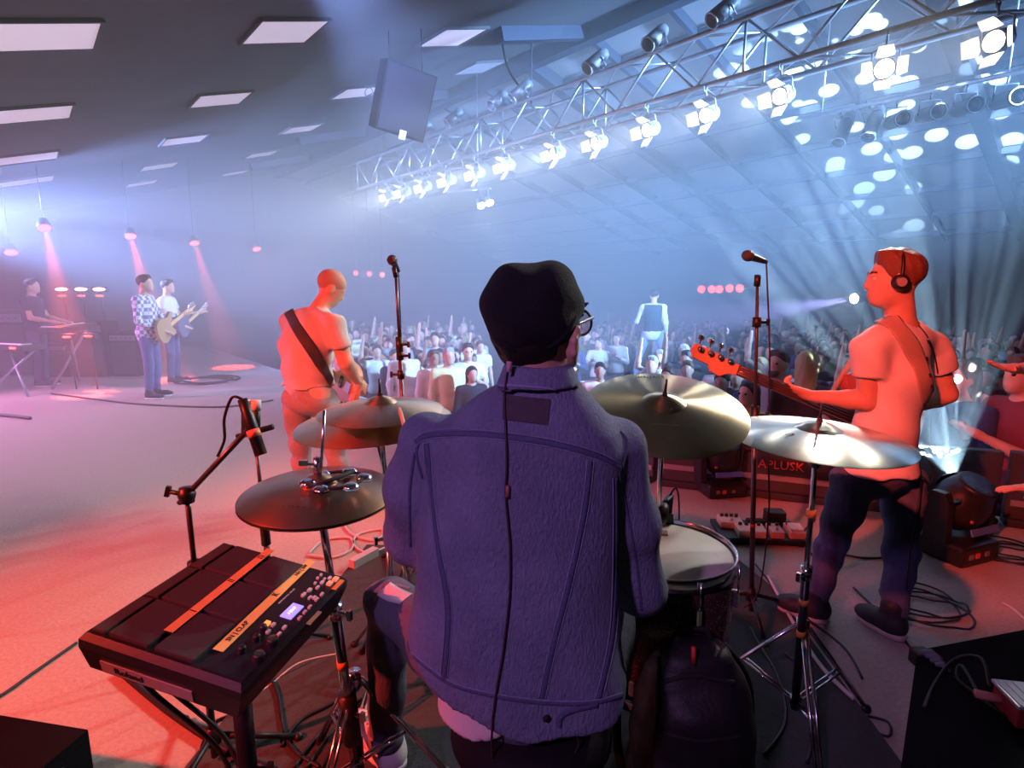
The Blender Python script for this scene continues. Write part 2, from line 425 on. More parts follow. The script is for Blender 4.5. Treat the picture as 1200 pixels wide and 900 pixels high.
# ------------------------------------------------------------------ lighting truss
TW, TZ0, TZ1, TD = 5.4, 3.58, 4.07, .42
tr = thing('lighting_truss', 'long aluminium box truss hung with stage lights', 'truss', uw(5, TW, TZ0))
ends = (-1.2, 10.9)
for w, z in ((TW, TZ0), (TW, TZ1), (TW+TD, TZ0), (TW+TD, TZ1)):
    MB().cyl(uw(ends[0], w, z), uw(ends[1], w, z), .026, n=10).build('chord', M_steel, tr)
nb = 24; du = (ends[1]-ends[0])/nb
for i in range(nb):
    u = ends[0]+du*i; s = i % 2
    for w in (TW, TW+TD):
        MB().cyl(uw(u, w, TZ0 if s else TZ1), uw(u+du, w, TZ1 if s else TZ0), .014, n=6).build('brace', M_steel, tr)
    for z in (TZ0, TZ1):
        MB().cyl(uw(u, TW if s else TW+TD, z), uw(u+du, TW+TD if s else TW, z), .012, n=6).build('brace', M_steel, tr)
for i in range(0, nb+1, 4):
    u = ends[0]+du*i
    for w in (TW, TW+TD): MB().cyl(uw(u, w, TZ0), uw(u, w, TZ1), .014, n=6).build('upright', M_steel, tr)
for u in (1.5, 6.0, 10.2):
    MB().cyl(uw(u, TW+TD/2, TZ1), uw(u, TW+TD/2, roof_z(TW+TD/2)+.02), .012, n=6).build('hanger', M_raft, tr)

M_lens = mat('hot_lens', (1, .97, .9), .3, emit=60, ecol=(1, .97, .92))
M_door = mat('barn_door_metal', (.75, .75, .75), .5, .2)
M_can = mat('fixture_grey', (.28, .30, .34), .45, .5)
M_canl = mat('fixture_pale', (.55, .57, .62), .45, .4)
def fresnel(lab):
    """local: beam along +Y, hook at the origin, hanging down"""
    t = thing('stage_light', lab, 'stage light', (0, 0, 0), 'barn door lights along the truss')
    c = V((0, 0, -.27))
    b = MB().lathe([(0, -.13), (.06, -.13), (.085, -.10), (.09, .05), (.1, .06), (.1, .085), (.085, .085)], c, (0, 1, 0), 18)
    for z in (.04, -.04): b.box(c+V((0, -.05, z*2)), (.02, .12, .02))
    b.build('housing', M_canl, t, local=True)
    MB().lathe([(0, .078), (.05, .075), (.084, .068), (.084, .06)], c, (0, 1, 0), 18).build('lens', M_lens, t, local=True)
    y = MB().tube([c+V((-.115, 0, 0)), c+V((-.115, 0, .16)), V((-.05, 0, -.07)), V((.05, 0, -.07)), c+V((.115, 0, .16)), c+V((.115, 0, 0))], .01, 6)
    y.build('yoke', M_canl, t, local=True)
    MB().cyl((0, 0, -.07), (0, 0, .03), .013, n=8).torus((0, 0, .03), .032, .009, (1, 0, 0), 12, 6).build('clamp', M_can, t, local=True)
    for k in range(4):
        a = math.pi/2*k; R = rotm(0, a, 0)
        wd0, wd1, L, op = .085, .12 if k % 2 else .10, .15, math.radians(38)
        q = [V((-wd0, .085, .1)), V((wd0, .085, .1)), V((wd1*.62, .085+L*math.cos(op), .1+L*math.sin(op))), V((-wd1*.62, .085+L*math.cos(op), .1+L*math.sin(op)))]
        q = [c + R @ p for p in q]; n = (q[1]-q[0]).cross(q[3]-q[0]).normalized()*.004
        MB().prism(q, (0, 0, 0), n).build('barn_door', M_door, t, local=True)
    return t
fl_px = [(1170, 1168, 20), (1040, 1038, 42), (915, 915, 18), (827, 827, 12), (758, 758, 8), (697, 697, 6), (648, 648, 4), (590, 590, 2), (555, 555, 2), (522, 522, 0), (494, 494, 0), (470, 470, 0), (452, 452, 0)]
near_of = ['beside the dark tube lights at the near end of the truss', 'facing straight out, doors spread wide, beside the near end of the truss']
proto = None
targets = {0: V((-1.2, 2.2, 1.2)), 1: V((.0, .2, 1.6))}
for i, (px, _, _) in enumerate(fl_px):
    lab = 'white glowing stage light with open barn doors under the truss'
    if proto is None: o = proto = fresnel(lab)
    else: o = copy_tree(proto)
    ordn = ['first', 'second', 'third', 'fourth', 'fifth', 'sixth', 'seventh', 'eighth', 'ninth', 'tenth', 'eleventh', 'twelfth', 'last']
    o['label'] = '%s glowing barn door light counted from the far end of the truss' % ordn[len(fl_px)-1-i]
    if i == 0: o['label'] = 'glowing barn door light aimed sideways at the near end of the truss'
    if i == 1: o['label'] = 'glowing barn door light facing straight out of the truss with doors spread'
    P = uw_px(px, TW-.02, TZ0-.06); o.location = P
    tg = targets.get(i, P + V((-1.6, -1.0, 0))*2.2 + V((0, 0, -2.3))); d = tg - P + V((0, 0, .27))
    yaw = math.atan2(-d.x, d.y); pit = -math.atan2(-d.z, math.hypot(d.x, d.y))
    o.rotation_euler = (pit*.75, 0, yaw); o.scale = (.8, .8, .8)
    # the fixture's own lamp, just before its lens, along its own axis
    Rl = rotm(pit*.75, 0, yaw); ax = Rl @ V((0, 1, 0)); lp = P + Rl @ V((0, .09, -.27))*.8
    spot('barn_door_lamp', lp, lp + ax, (1, .95, .88) if i < 5 else (.88, .95, 1), 380 if i < 2 else (280 if i < 8 else 220), 62, .8, .05)
# unlit par cans clamped on the upper chord
def parcan():
    t = thing('par_can', 'unlit grey tube light clamped on top of the truss', 'stage light', (0, 0, 0), 'par cans on the upper chord')
    MB().lathe([(0, -.16), (.05, -.15), (.075, -.1), (.08, .18), (.072, .18), (.068, .05), (0, .04)], (0, 0, .0), (0, 1, 0), 16).build('can', M_can, t, local=True)
    MB().tube([(-.09, 0, 0), (-.09, 0, -.1), (.09, 0, -.1), (.09, 0, 0)], .008, 6).build('yoke', M_can, t, local=True)
    MB().torus((0, .18, 0), .077, .008, (0, 1, 0), 16, 6).build('rim', M_canl, t, local=True)
    MB().cyl((0, 0, -.15), (0, 0, -.08), .014, n=8).build('clamp', M_can, t, local=True)
    return t
pc = None
for i, px in enumerate((497, 533, 585, 612, 700, 770, 850)):
    o = pc = parcan() if pc is None else copy_tree(pc)
    o['label'] = '%s unlit grey tube light on top of the truss counted from the hanging loudspeaker' % ['first', 'second', 'third', 'fourth', 'fifth', 'sixth', 'seventh'][i]
    o.location = uw_px(px, TW-.01, TZ1+.15); o.rotation_euler = (-.7, 0, math.radians(100 + 12*(i % 3)))
# pipe with dark fixtures further out over the hall
PW = 7.5; pz = pixw(1090, 107, PW).z
MBp = MB().cyl(uw(-1.8, PW, pz), uw(3.2, PW, pz), .024, n=8)
for u in (-1.2, 1.2, 2.9): MBp.cyl(uw(u, PW, pz), uw(u, PW, roof_z(PW)), .008, n=6)
solo('lighting_pipe', MBp, M_steel, 'thin lighting pipe with dark tube lights beyond the truss', 'pipe')
def tube_light(px, lab, yaw, pitch, glow):
    t = thing('tube_light', lab, 'stage light', (0, 0, 0), 'fixtures on the far pipe')
    MB().lathe([(0, -.2), (.06, -.2), (.075, -.12), (.075, .2), (.085, .22), (.085, .26), (.07, .26), (.066, .2), (0, .19)], (0, 0, -.2), (0, 1, 0), 16).build('can', M_black, t, local=True)
    MB().tube([(-.095, 0, -.2), (-.095, 0, -.06), (.095, 0, -.06), (.095, 0, -.2)], .008, 6).cyl((0, 0, -.06), (0, 0, .02), .012, n=8).build('yoke', M_black, t, local=True)
    MB().torus((0, .255, -.2), .077, .008, (0, 1, 0), 16, 6).build('rim', M_canl, t, local=True)
    MB().lathe([(0, -.01), (.05, -.008), (.064, 0)], (0, .2, -.2), (0, 1, 0), 12).build('lens', M_canl, t, local=True)
    t.location = uw_px(px, PW, pz-.03); t.rotation_euler = (pitch, 0, yaw)
for i, px in enumerate((985, 1020, 1052, 1092, 1134, 1182)):
    tube_light(px, ['black tube light with bright rim at the very end of the far pipe', 'second black tube light with bright rim on the far pipe', 'first unlit round light beside the bright-rimmed pair on the far pipe', 'second unlit round light from the bright-rimmed pair on the far pipe', 'third unlit round light from the bright-rimmed pair on the far pipe', 'fourth unlit round light from the bright-rimmed pair on the far pipe'][i], math.radians(130 if i < 2 else 165), -.95 if i < 2 else -.15, i < 2)
# hanging loudspeaker
sp = pix(468, 118, 6.9)
t = thing('hanging_loudspeaker', 'dark loudspeaker cabinet hanging from the ceiling before the truss', 'loudspeaker', sp)
R = rotm(.35, .12, math.radians(35))
MB().prism([sp + R @ V(p) for p in ((-.3, -.22, -.36), (.3, -.22, -.36), (.22, .25, -.36), (-.22, .25, -.36))], (0, 0, 0), R @ V((0, 0, .72))).build('cabinet', M_blackm, t)
MB().box(sp + R @ V((0, -.225, 0)), (.56, .02, .68), R, .006).build('grille', mat('speaker_grille', (.03, .025, .035), .7, var=.3, scale=200, bump=.4), t)
for s in (-1, 1):
    a = sp + R @ V((s*.2, 0, .36)); MB().cyl(a, (a.x, a.y, roof_z(a.dot(WA))+.02), .006, n=6).build('hanger', M_cable, t)
a = sp + R @ V((-.33, .1, -.02)); MB().torus(a, .05, .006, (.3, 1, 0), 16, 6).build('ring', M_can, t)
MB().box(sp + R @ V((.02, -.25, -.34)), (.08, .01, .1), R).build('badge', M_white, t)
# drooping cable from the ceiling to the truss
a = pixw(588, 48, 5.4); b = pixw(614, 108, 5.4); c = pixw(596, 82, 5.4)
solo('hanging_cable', MB().tube(smooth_path([V((a.x, a.y, roof_z(5.4))), a, c, b]), .016, 8), M_cable, 'dark cable drooping from the ceiling to the truss', 'cable')

# red lamps hanging far left over the stage, small lamp rows on the far side of the hall
M_redl = mat('red_lens', (1, .25, .2), .3, emit=6, ecol=(1, .05, .02))
M_pinkl = mat('pink_lens', (1, .5, .45), .3, emit=8, ecol=(1, .35, .3))
def pendant(P, r, lab, grp, col=None, tgt=None, watt=0, top=True, m=None):
    t = thing('red_stage_lamp', lab, 'stage light', P, grp)
    ax = (V(tgt)-P).normalized() if tgt is not None else V((0, 0, -1))
    MB().lathe([(0, -r*1.6), (r*.7, -r*1.5), (r, -r*.2), (r, .0), (r*.92, .0)], P, ax, 14).build('housing', M_black, t)
    MB().lathe([(0, .004), (r*.92, .0)], P, ax, 14).build('lens', m or M_redl, t)
    if top:
        MB().cyl(P - ax*r, V((P.x, P.y, roof_z(P.dot(WA))+.02)), .005, n=6).build('hanger', M_cable, t)
    if watt: spot('red_lamp_beam', P + ax*.03, tgt, col, watt, 17, .5, .03)
for i, (px, py, Y, w) in enumerate([(52, 267, 9.3, 4500), (153, 277, 10.7, 5000), (228, 285, 12.3, 3000), (301, 292, 14.0, 300), (13, 296, 10.2, 0)]):
    P = pix(px, py, Y)
    pendant(P, .1, ['red stage lamp hanging above the keyboard player', 'red stage lamp hanging above the checked-shirt guitarist', 'red stage lamp hanging between the far guitarists and the bowed guitarist', 'small red stage lamp hanging just behind the bowed guitarist', 'dim red stage lamp hanging at the side of the keyboards'][i], 'red lamps over the far stage', (1, .09, .07), P + V((.55, -.5, -1.25)), w)
for (px, py) in [(822, 339), (834, 339), (843, 339), (855, 338), (867, 338)]:
    P = pixw(px, py, 15.6); pendant(P, .12, 'small red lamp in the row high on the hall wall', 'red lamp row on the hall wall', tgt=P + V((-.5, -1, -.1)), top=False)
    MB().box(P + WA*.3, (.05, .55, .05), rotm(0, 0, math.atan2(-WA.x, WA.y))).build('bracket', M_black, [o for o in COL.objects if o.name.startswith('red_stage_lamp') and o.location == P][0])
for i, (px, py) in enumerate([(417, 320), (433, 321), (448, 322)]):
    P = pixw(px, py, 7.2); pendant(P, .07, ['red lamp of three hanging in a row, closest to the bowed guitarist', 'middle red lamp of the three hanging behind the thin microphone stand', 'red lamp of three hanging in a row, closest to the thin microphone stand'][i], 'three red lamps beyond the mic stand', tgt=P + V((.1, -1, -.2)))
# pair of small bright lamps on a short bar under the truss end
t = thing('twin_lamp', 'pair of small round bright lamps on a short bar near the truss end', 'stage light', pixw(560, 226, 6.4))
P = pixw(560, 226, 6.4)
MB().cyl(pixw(530, 226, 6.4), pixw(575, 221, 6.4), .02, n=8).cyl(P, V((P.x, P.y, roof_z(6.4))), .012, n=6).build('bar', M_steel, t)
for px, py in ((564, 241), (574, 238)):
    q = pixw(px, py, 6.35); MB().lathe([(0, -.16), (.05, -.15), (.075, 0), (.07, 0)], q, (.3, -.6, -.75), 14).build('housing', M_can, t)
    MB().lathe([(0, .005), (.07, 0)], q, (.3, -.6, -.75), 14).build('lens', M_lens, t)
    MB().cyl(q, q + V((-.05, .1, .3)), .012, n=6).build('arm', M_can, t)
    da = V((.3, -.6, -.75)).normalized(); spot('twin_lamp_beam', q + da*.03, q + da, (.8, .9, 1), 120, 26, .6)
# gobo projector: dapples the sloping hall ceiling with round spots
def gobo(loc, tgt, watt, deg):
    go = spot('gobo_beam', loc, tgt, (.5, .78, 1), watt, deg, .3, .008); nt = go.data; nt.use_nodes = True; N = nt.node_tree.nodes; L = nt.node_tree.links.new
    em = N['Emission']; tc = N.new('ShaderNodeTexCoord'); vo = N.new('ShaderNodeTexVoronoi'); vo.inputs['Scale'].default_value = 19; vo.inputs['Randomness'].default_value = 1
    cr = N.new('ShaderNodeMapRange'); cr.inputs[1].default_value = .37; cr.inputs[2].default_value = .33; cr.inputs[3].default_value = .0; cr.inputs[4].default_value = 1
    L(tc.outputs['Normal'], vo.inputs['Vector']); L(vo.outputs['Distance'], cr.inputs[0]); L(cr.outputs[0], em.inputs['Strength'])
# follow spot on its stand at the back of the hall
P = pixw(1001, 350, 15.2); tg = pixw(700, 395, 9.0); ax = (tg-P).normalized()
t = thing('follow_spot', 'follow spot shining from the back of the hall over the crowd', 'stage light', V((P.x, P.y, ZF)))
MB().lathe([(0, -.7), (.1, -.68), (.13, -.5), (.13, .0), (.115, .0)], P, ax, 18).build('housing', M_black, t)
MB().lathe([(0, .004), (.115, .0)], P, ax, 18).build('lens', M_lens, t)
MB().cyl(P - ax*.35 - V((0, 0, .1)), V((P.x-ax.x*.35, P.y-ax.y*.35, ZF)), .025, n=8).build('stand', M_black, t)
spot('follow_spot_lamp', P + ax*.03, tg, (.42, .4, 1), 9000, 13, .6)
# door and window in the hall wall
P = pixw(1157, 370, W1-.02)
dr = MB(); n = -WA; R = Matrix((UA, WA, V((0, 0, 1)))).transposed(); A = pixw(1130, 343, W1-.03); B = pixw(1184, 400, W1-.03); wd_ = abs((B-A).dot(UA)); z1 = A.z; C0 = (A+B)/2
door = struct('door_1', MB().box(V((C0.x, C0.y, (ZF+z1)/2)), (wd_, .06, z1-ZF), R), mat('door_frame', (.25, .27, .33), .6))
h = z1-ZF
MB().box(V((C0.x, C0.y, z1-h*.17))-WA*.04, (wd_*.92, .03, h*.2), R).build('transom_pane', mat('transom_glass', (.5, .58, .6), .3, emit=.12, ecol=(.6, .75, .75)), door)
for s in (-1, 1):
    MB().box(V((C0.x, C0.y, ZF+h*.37))-WA*.04 + UA*(s*wd_*.23), (wd_*.38, .03, h*.7), R).build('door_leaf', mat('door_leaf', (.05, .06, .1), .5), door)
    MB().box(V((C0.x, C0.y, z1-h*.14))-WA*.065 + UA*(-wd_*.1+s*.08), (.1, .02, .06), R).build('exit_lamp', mat('exit_lamp', (.5, 1, .9), .4, emit=3), door)
# ------------------------------------------------------------------ drum kit and stage gear
# rug under the kit
rug = [pixz(430, 640), pixz(862, 655), pixz(905, 690), pixz(1062, 905), pixz(1010, 1500), pixz(60, 1500), pixz(215, 905)]
solo('rug', MB().prism(rug, (0, 0, .001), (0, 0, .012)), M_rug, 'dark grey rug lying under the drum kit on the stage carpet', 'rug', loc=(0, 1.5, .001))
def cymbal_mat(name, rgb, rough, an=.75):
    m = mat(name, rgb, rough, 1, var=.28, scale=9, aniso=an)
    return m
M_ride = cymbal_mat('ride_bronze', (.62, .5, .3), .28, .85); M_crash = cymbal_mat('crash_silver', (.72, .68, .56), .24, .8)
M_redc = cymbal_mat('thin_crash_bronze', (.8, .55, .36), .36, .6); M_hat = cymbal_mat('worn_hat_bronze', (.5, .3, .2), .36, .5)
M_dark = mat('bell_red_reflection', (.16, .07, .05), .3, 1)  # spare bell colour with a dark red reflection painted in
def cymbal(name, label, c, dia, n, m, bell=None, spike=True, pr=(), group=None):
    t = thing(name, label, 'cymbal', c, group); R = dia/2; n = V(n).normalized()
    prof = [(R, 0), (R*.98, .0025), (R*.75, .016), (R*.5, .026), (R*.26, .032)]
    bellp = [(R*.26, .032), (R*.23, .037), (R*.16, .045), (R*.08, .049), (.006, .05)]
    under = [(.008, .056), (R*.16, .048), (R*.25, .030), (R*.5, .023), (R, -.0015)]
    o = V(c) - n*.03
    MB().lathe(prof, o, n, 64).lathe(under, o, n, 64).build('bow', m, t)
    MB().lathe(bellp, o, n, 40).build('bell', bell or m, t)
    MB().cyl(o + n*.048, o + n*.06, .009, n=12).build('felt', mat('felt', (.05, .04, .04), .95), t)
    if spike: MB().cyl(o + n*.058, o + n*.068, .0075, n=10).cyl(o+n*.066, o+n*.115, .005, .003, n=8).build('wing_nut', M_black, t)
    F = frame(n)
    for (txt, r, ang, size) in pr:
        a = math.radians(ang); d = F.col[0]*math.cos(a) + F.col[1]*math.sin(a); zz = np.interp(r, [R*.26, R*.5, R*.75, R], [.032, .026, .016, 0])
        tx = n.cross(d)*-1; ty = d
        if tx.x < 0: tx, ty = -tx, -ty
        M3 = Matrix((tx, ty, n)).transposed()
        link('print', text_mesh(txt, size, M3, o + d*r + n*(zz+.003)), mat('cymbal_ink', (.03, .03, .04), .6), t)
    return t
def rod(t, name, a, b, r, m=M_chrome, n=12, lab=None): return MB().cyl(a, b, r, n=n).build(name, m, t, lab)
def tripod(t, foot, hub_z, low_z, spread, a0=0., m=M_chrome, strips=2, r=.006):
    foot = V(foot)
    for k in range(3):
        a = a0 + k*2*math.pi/3; d = V((math.cos(a), math.sin(a), 0)); s = V((-d.y, d.x, 0))*(.009 if strips == 2 else 0)
        mb = MB()
        for q in ((-1, 1) if strips == 2 else (0,)):
            A = foot + V((0, 0, hub_z)) + d*.02 + s*q; B = foot + d*spread + V((0, 0, .02)) + s*q
            mb.tube([A, B], r, 6)
            C = foot + V((0, 0, low_z)) + d*.02 + s*q; mb.tube([C, A.lerp(B, .52)], r*.8, 6)
        lg = mb.build('leg', m, t)
        MB().ball(foot + d*spread + V((0, 0, .018)), .018, 10).build('rubber_foot', M_black, lg)
    MB().cyl(foot+V((0, 0, hub_z-.02)), foot+V((0, 0, hub_z+.03)), .022, n=12).build('collar', m, t); MB().cyl(foot+V((0, 0, low_z-.015)), foot+V((0, 0, low_z+.015)), .02, n=12).build('collar', m, t)
def clamp(t, p, m=M_chrome, d=(1, 0, 0)):
    p = V(p); d = V(d).normalized()
    MB().cyl(p-V((0, 0, .022)), p+V((0, 0, .022)), .019, n=12).cyl(p, p+d*.045, .007, n=8).box(p+d*.05, (.012, .03, .012), frame(d)).build('clamp', m, t)
def cym_stand(label, foot, top, hub=.38, low=.12, spread=.3, a0=.4, m_low=M_chrome, tape=()):
    foot = V((foot[0], foot[1], 0)); top = V(top)
    t = thing('cymbal_stand', label, 'stand', foot)
    ax = (top - foot - V((0, 0, .03))); q = lambda z: foot + ax*(z/ax.z)
    h1 = top.z*.58
    rod(t, 'lower_tube', q(low-.03), q(h1), .0135, m_low); rod(t, 'upper_tube', q(h1-.02), top, .0085)
    clamp(t, q(h1), d=(-.8, -.6, 0)); clamp(t, q(top.z-.07), d=(.9, -.3, 0)); MB().cyl(q(top.z-.09), q(top.z-.055), .02, n=12).build('tilter', M_chrome, t)
    for z in tape: MB().cyl(q(z), q(z+.022), .0146, n=12).build('tape_band', mat('orange_tape', (.75, .3, .06), .7), t)
    tripod(t, foot, hub, low, spread, a0)
    return t
# ride cymbal
c = pix(778, 472, 1.75)
cymbal('ride_cymbal', 'large bronze ride cymbal with radiating shine tilted beside the denim jacket', c, .53, (-.03, -.34, 1), M_ride, pr=(('HERITAGE', .2, 95, .022), ('—·—', .13, 265, .03)))
cym_stand('chrome cymbal stand under the large bronze ride cymbal', (c.x, c.y+.02), c - V((0, 0, .035)), a0=.9)
# silver crash
c = pix(959, 503, 1.68)
cymbal('crash_cymbal', 'silver crash cymbal with faint black print beside the man with headphones', c, .53, (.02, -.045, 1), M_crash, pr=(('~:~~', .17, 70, .03), ('?', .13, 205, .05), ('~.~.~', .09, 230, .018)))
f = pix(932, 825, 1.74)
cym_stand('black and chrome cymbal stand with orange tape bands under the silver crash', (f.x, f.y), c - V((0, 0, .03)), .42, .14, .34, .3, mat('stand_black', (.02, .02, .022), .35, .4), (.40, .52, .84))
# the two stacked crashes at the drummer's left
c = pix(446, 472, 1.9)
cymbal('crash_cymbal', 'smaller upper crash cymbal in red light above a wider cymbal', c, .435, (-.02, -.03, 1), M_redc)
c2 = pix(438, 486, 2.02)
cymbal('crash_cymbal', 'wide crash cymbal mounted below the smaller red-lit crash', c2, .58, (-.05, -.06, 1), M_redc, spike=False)
cym_stand('chrome stand of the upper red-lit crash', (c.x+.01, c.y+.05), c - V((0, 0, .03)), a0=.2)
cym_stand('chrome stand of the wide lower crash', (c2.x+.12, c2.y+.22), c2 - V((0, 0, .03)), a0=1.1)
# hi-hat
hc = pix(373, 566, 1.4)
cymbal('hi_hat_cymbal', 'worn bronze top hi-hat cymbal with a tambourine ring on it', hc, .40, (.02, -.05, 1), M_hat, spike=False, pr=(('M E I N L', .15, 115, .012), ('• • • • •', .13, 262, .02)))
b2 = cymbal('hi_hat_cymbal', 'bottom hi-hat cymbal beneath the worn bronze one', hc - V((0, 0, .066)), .40, (-.02, .05, -1), M_hat, spike=False)
foot = V((hc.x+.035, hc.y+.1, 0)); t = thing('hi_hat_stand', 'chrome hi-hat stand with footboard beside the white trainer', 'stand', foot)
ax = hc - foot
rod(t, 'lower_tube', foot + ax*.09, foot + ax*.62, .015); rod(t, 'upper_tube', foot + ax*.6, hc - V((0, 0, .04)), .011)
rod(t, 'pull_rod', hc - V((0, 0, .05)), pix(380, 481, 1.4), .0042)
MB().cyl(hc+V((0, 0, .016)), hc+V((0, 0, .07)), .010, n=12).cyl(hc+V((0, 0, .05)), hc+V((-.035, -.01, .055)), .004, n=8).box(hc+V((-.032, -.01, .058)), (.022, .008, .014)).build('clutch', M_chrome, t)
for z in (.30, .63): clamp(t, foot + ax*z, d=(.9, -.4, 0))
MB().cyl(foot+ax*.45, foot+ax*.475, .0162, n=12).build('tape_band', mat('orange_tape'), t)
MB().cyl(foot+ax*.2, foot+ax*.36, .027, n=14).build('spring_housing', M_black, t)
tripod(t, foot, .40, .13, .27, .25)
MB().box(foot+V((.03, -.16, .06)), (.085, .3, .012), rotm(.16, 0, .15), .004).build('footboard', M_chrome, t)
MB().box(foot+V((0, -.0, .11)), (.03, .02, .18)).build('pull_chain', M_blackm, t)
# tambourine ring lying on the hi-hat
tc_ = hc + V((.055, -.02, .016)); t = thing('tambourine', 'ring of metal jingles lying on the hi-hat cymbal', 'tambourine', tc_)
MB().torus(tc_, .066, .0045, (0, 0, 1), 32, 6).build('ring', M_blackm, t)
MB().tube([tc_+V((-.04, -.052, 0)), tc_+V((.03, .058, .004))], .006, 6).build('crossbar', M_blackm, t)
for k in range(6):
    a = k*math.pi/3+.3; p = tc_ + V((.07*math.cos(a), .07*math.sin(a), -.004))
    MB().lathe([(0, .004), (.01, .005), (.021, 0), (.021, -.002), (0, .001)], p + V((0, 0, .006)), (.1, -.1, 1), 14).lathe([(0, -.004), (.01, -.005), (.021, 0)], p - V((0, 0, .004)), (0, .1, 1), 14).build('jingle', M_chrome, t)
# floor tom with sparkle wrap
M_spark = mat('sparkle_wrap', (.055, .028, .026), .25, coat=.6)
nt = M_spark.node_tree; vo = nt.nodes.new('ShaderNodeTexVoronoi'); vo.inputs['Scale'].default_value = 170; tcn = nt.nodes.new('ShaderNodeTexCoord'); mr = nt.nodes.new('ShaderNodeMapRange')
mr.inputs[1].default_value = .16; mr.inputs[2].default_value = .10; mx = nt.nodes.new('ShaderNodeMix'); mx.data_type = 'RGBA'; mx.inputs[6].default_value = (.055, .028, .026, 1); mx.inputs[7].default_value = (.9, .75, .65, 1)
nt.links.new(tcn.outputs['Object'], vo.inputs['Vector']); nt.links.new(vo.outputs['Distance'], mr.inputs[0]); nt.links.new(mr.outputs[0], mx.inputs[0]); nt.links.new(mx.outputs[2], nt.nodes['Principled BSDF'].inputs['Base Color'])
tc_ = pix(777, 640, 1.6); R = .208; H = .40
t = thing('floor_tom', 'dark sparkle floor tom with chrome hoop at the drummer\'s right', 'drum', (tc_.x, tc_.y, 0))
z1 = tc_.z-.012; z0 = z1-H; cx = V((tc_.x, tc_.y, 0))
MB().lathe([(R-.006, z1), (R, z1-.002), (R, z0+.002), (R-.006, z0)], cx, n=64).build('shell', M_spark, t)
MB().lathe([(0, z1+.004), (R*.96, z1+.004), (R+.002, z1-.004)], cx, n=64).build('drum_head', mat('coated_head', (.62, .55, .48), .55, var=.3, scale=7), t)
for zz, nm in ((z1, 1), (z0, -1)):
    MB().lathe([(R+.004, zz-.022*nm), (R+.012, zz-.02*nm), (R+.008, zz-.004*nm), (R+.009, zz+.014*nm), (R+.006, zz+.018*nm), (R+.001, zz+.014*nm), (R+.003, zz-.02*nm)], cx, n=64).build('hoop', mat('hoop_chrome', (.78, .78, .79), .14, 1), t)
for k in range(8):
    a = k*math.pi/4+.2; d = V((math.cos(a), math.sin(a), 0))
    lg = MB().box(cx + d*(R+.01) + V((0, 0, z1-.09)), (.02, .018, .05), rotm(0, 0, a), .004).build('lug', M_chrome, t)
    MB().cyl(cx + d*(R+.016) + V((0, 0, z1-.1)), cx + d*(R+.016) + V((0, 0, z1+.012)), .0035, n=6).build('tension_rod', M_chrome, lg)
    MB().box(cx + d*(R+.01) + V((0, 0, z0+.07)), (.02, .018, .05), rotm(0, 0, a), .004).build('lug', M_chrome, t)
for k in range(3):
    a = k*2*math.pi/3-1.0; d = V((math.cos(a), math.sin(a), 0)); p = cx + d*(R+.028)
    MB().tube([p+V((0, 0, z0+.22)), p+V((0, 0, .12)), p + d*.05 + V((0, 0, .02))], .0065, 8).build('leg', M_chrome, t)
    MB().box(cx + d*(R+.016)+V((0, 0, z0+.12)), (.03, .04, .07), rotm(0, 0, a), .005).build('leg_bracket', M_chrome, t)
MB().box(cx + V((-.02, .12, z1+.006)), (.13, .035, .004), rotm(0, 0, -.2)).build('damping_tape', mat('tape_grey', (.2, .19, .18), .7), t)
# clip-on drum microphone
mc = cx + V((.07, R*.95, z1)); t = thing('drum_microphone', 'small black microphone clipped on the floor tom hoop', 'microphone', mc)
MB().box(mc+V((0, 0, .015)), (.03, .03, .05), None, .005).build('clip', M_black, t)
MB().tube([mc+V((0, 0, .03)), mc+V((.005, .01, .09)), mc+V((-.03, -.03, .07))], [.012, .014, .012], 10).build('gooseneck', M_black, t)
MB().lathe([(0, -.035), (.014, -.034), (.022, -.01), (.024, .02), (.018, .034), (0, .038)], mc+V((-.035, -.045, .055)), (-.5, -.7, -.7), 16).build('capsule', M_black, t)
MB().tube(smooth_path([mc+V((.005, .01, .095)), mc+V((.03, .03, .115)), mc+V((.05, .05, .06)), mc+V((.06, .06, -.1))]), .0032, 6).build('cable', M_cable, t)
# drum throne
th = pix(622, 872, 1.07); tz = .675
t = thing('drum_throne', 'round black padded drum throne under the man in denim', 'stool', (th.x, th.y, 0))
MB().lathe([(0, tz), (.14, tz-.003), (.168, tz-.02), (.175, tz-.06), (.165, tz-.085), (0, tz-.09)], (th.x, th.y, 0), n=40).build('seat', mat('vinyl', (.008, .008, .01), .75, spec=.2), t)
rod(t, 'post', (th.x, th.y, .1), (th.x, th.y, tz-.08), .018); tripod(t, (th.x, th.y, 0), .4, .14, .3, .5); clamp(t, (th.x, th.y, .42))

# ------------------------------------------------------------------ sample pad
PC = V((-.64, 1.163, .862)); PR = rotm(0, 0, -.202) @ rotm(.014, 0, 0) @ rotm(0, .178, 0)
def pp(x, y, z=0.): return PC + PR @ V((x, y, z))
def padpx(px, py):
    n = PR.col[2]; d = ray(px, py); q = CAM + d*((PC-CAM).dot(n)/d.dot(n)); l = PR.transposed() @ (q-PC); return l.x, l.y
t = thing('sample_pad', 'black percussion sample pad with yellow tape strips and a lit blue display', 'drum pad', pp(0, 0, -.09))
w, h = .182, .2045
def ring(s, z, dx=0): return [pp(-w*s+dx, -h*s, z), pp(w*s+dx, -h*s, z), pp(w*s+dx, h*s, z), pp(-w*s+dx, h*s, z)]
bd = MB(); rs = [ring(.955, 0), ring(1.0, -.012), ring(1.0, -.03), ring(.93, -.085), ring(.88, -.09)]
for i in range(4): bd.add(rs[i]+rs[i+1], [(j, (j+1) % 4, 4+(j+1) % 4, 4+j)[::-1] for j in range(4)])
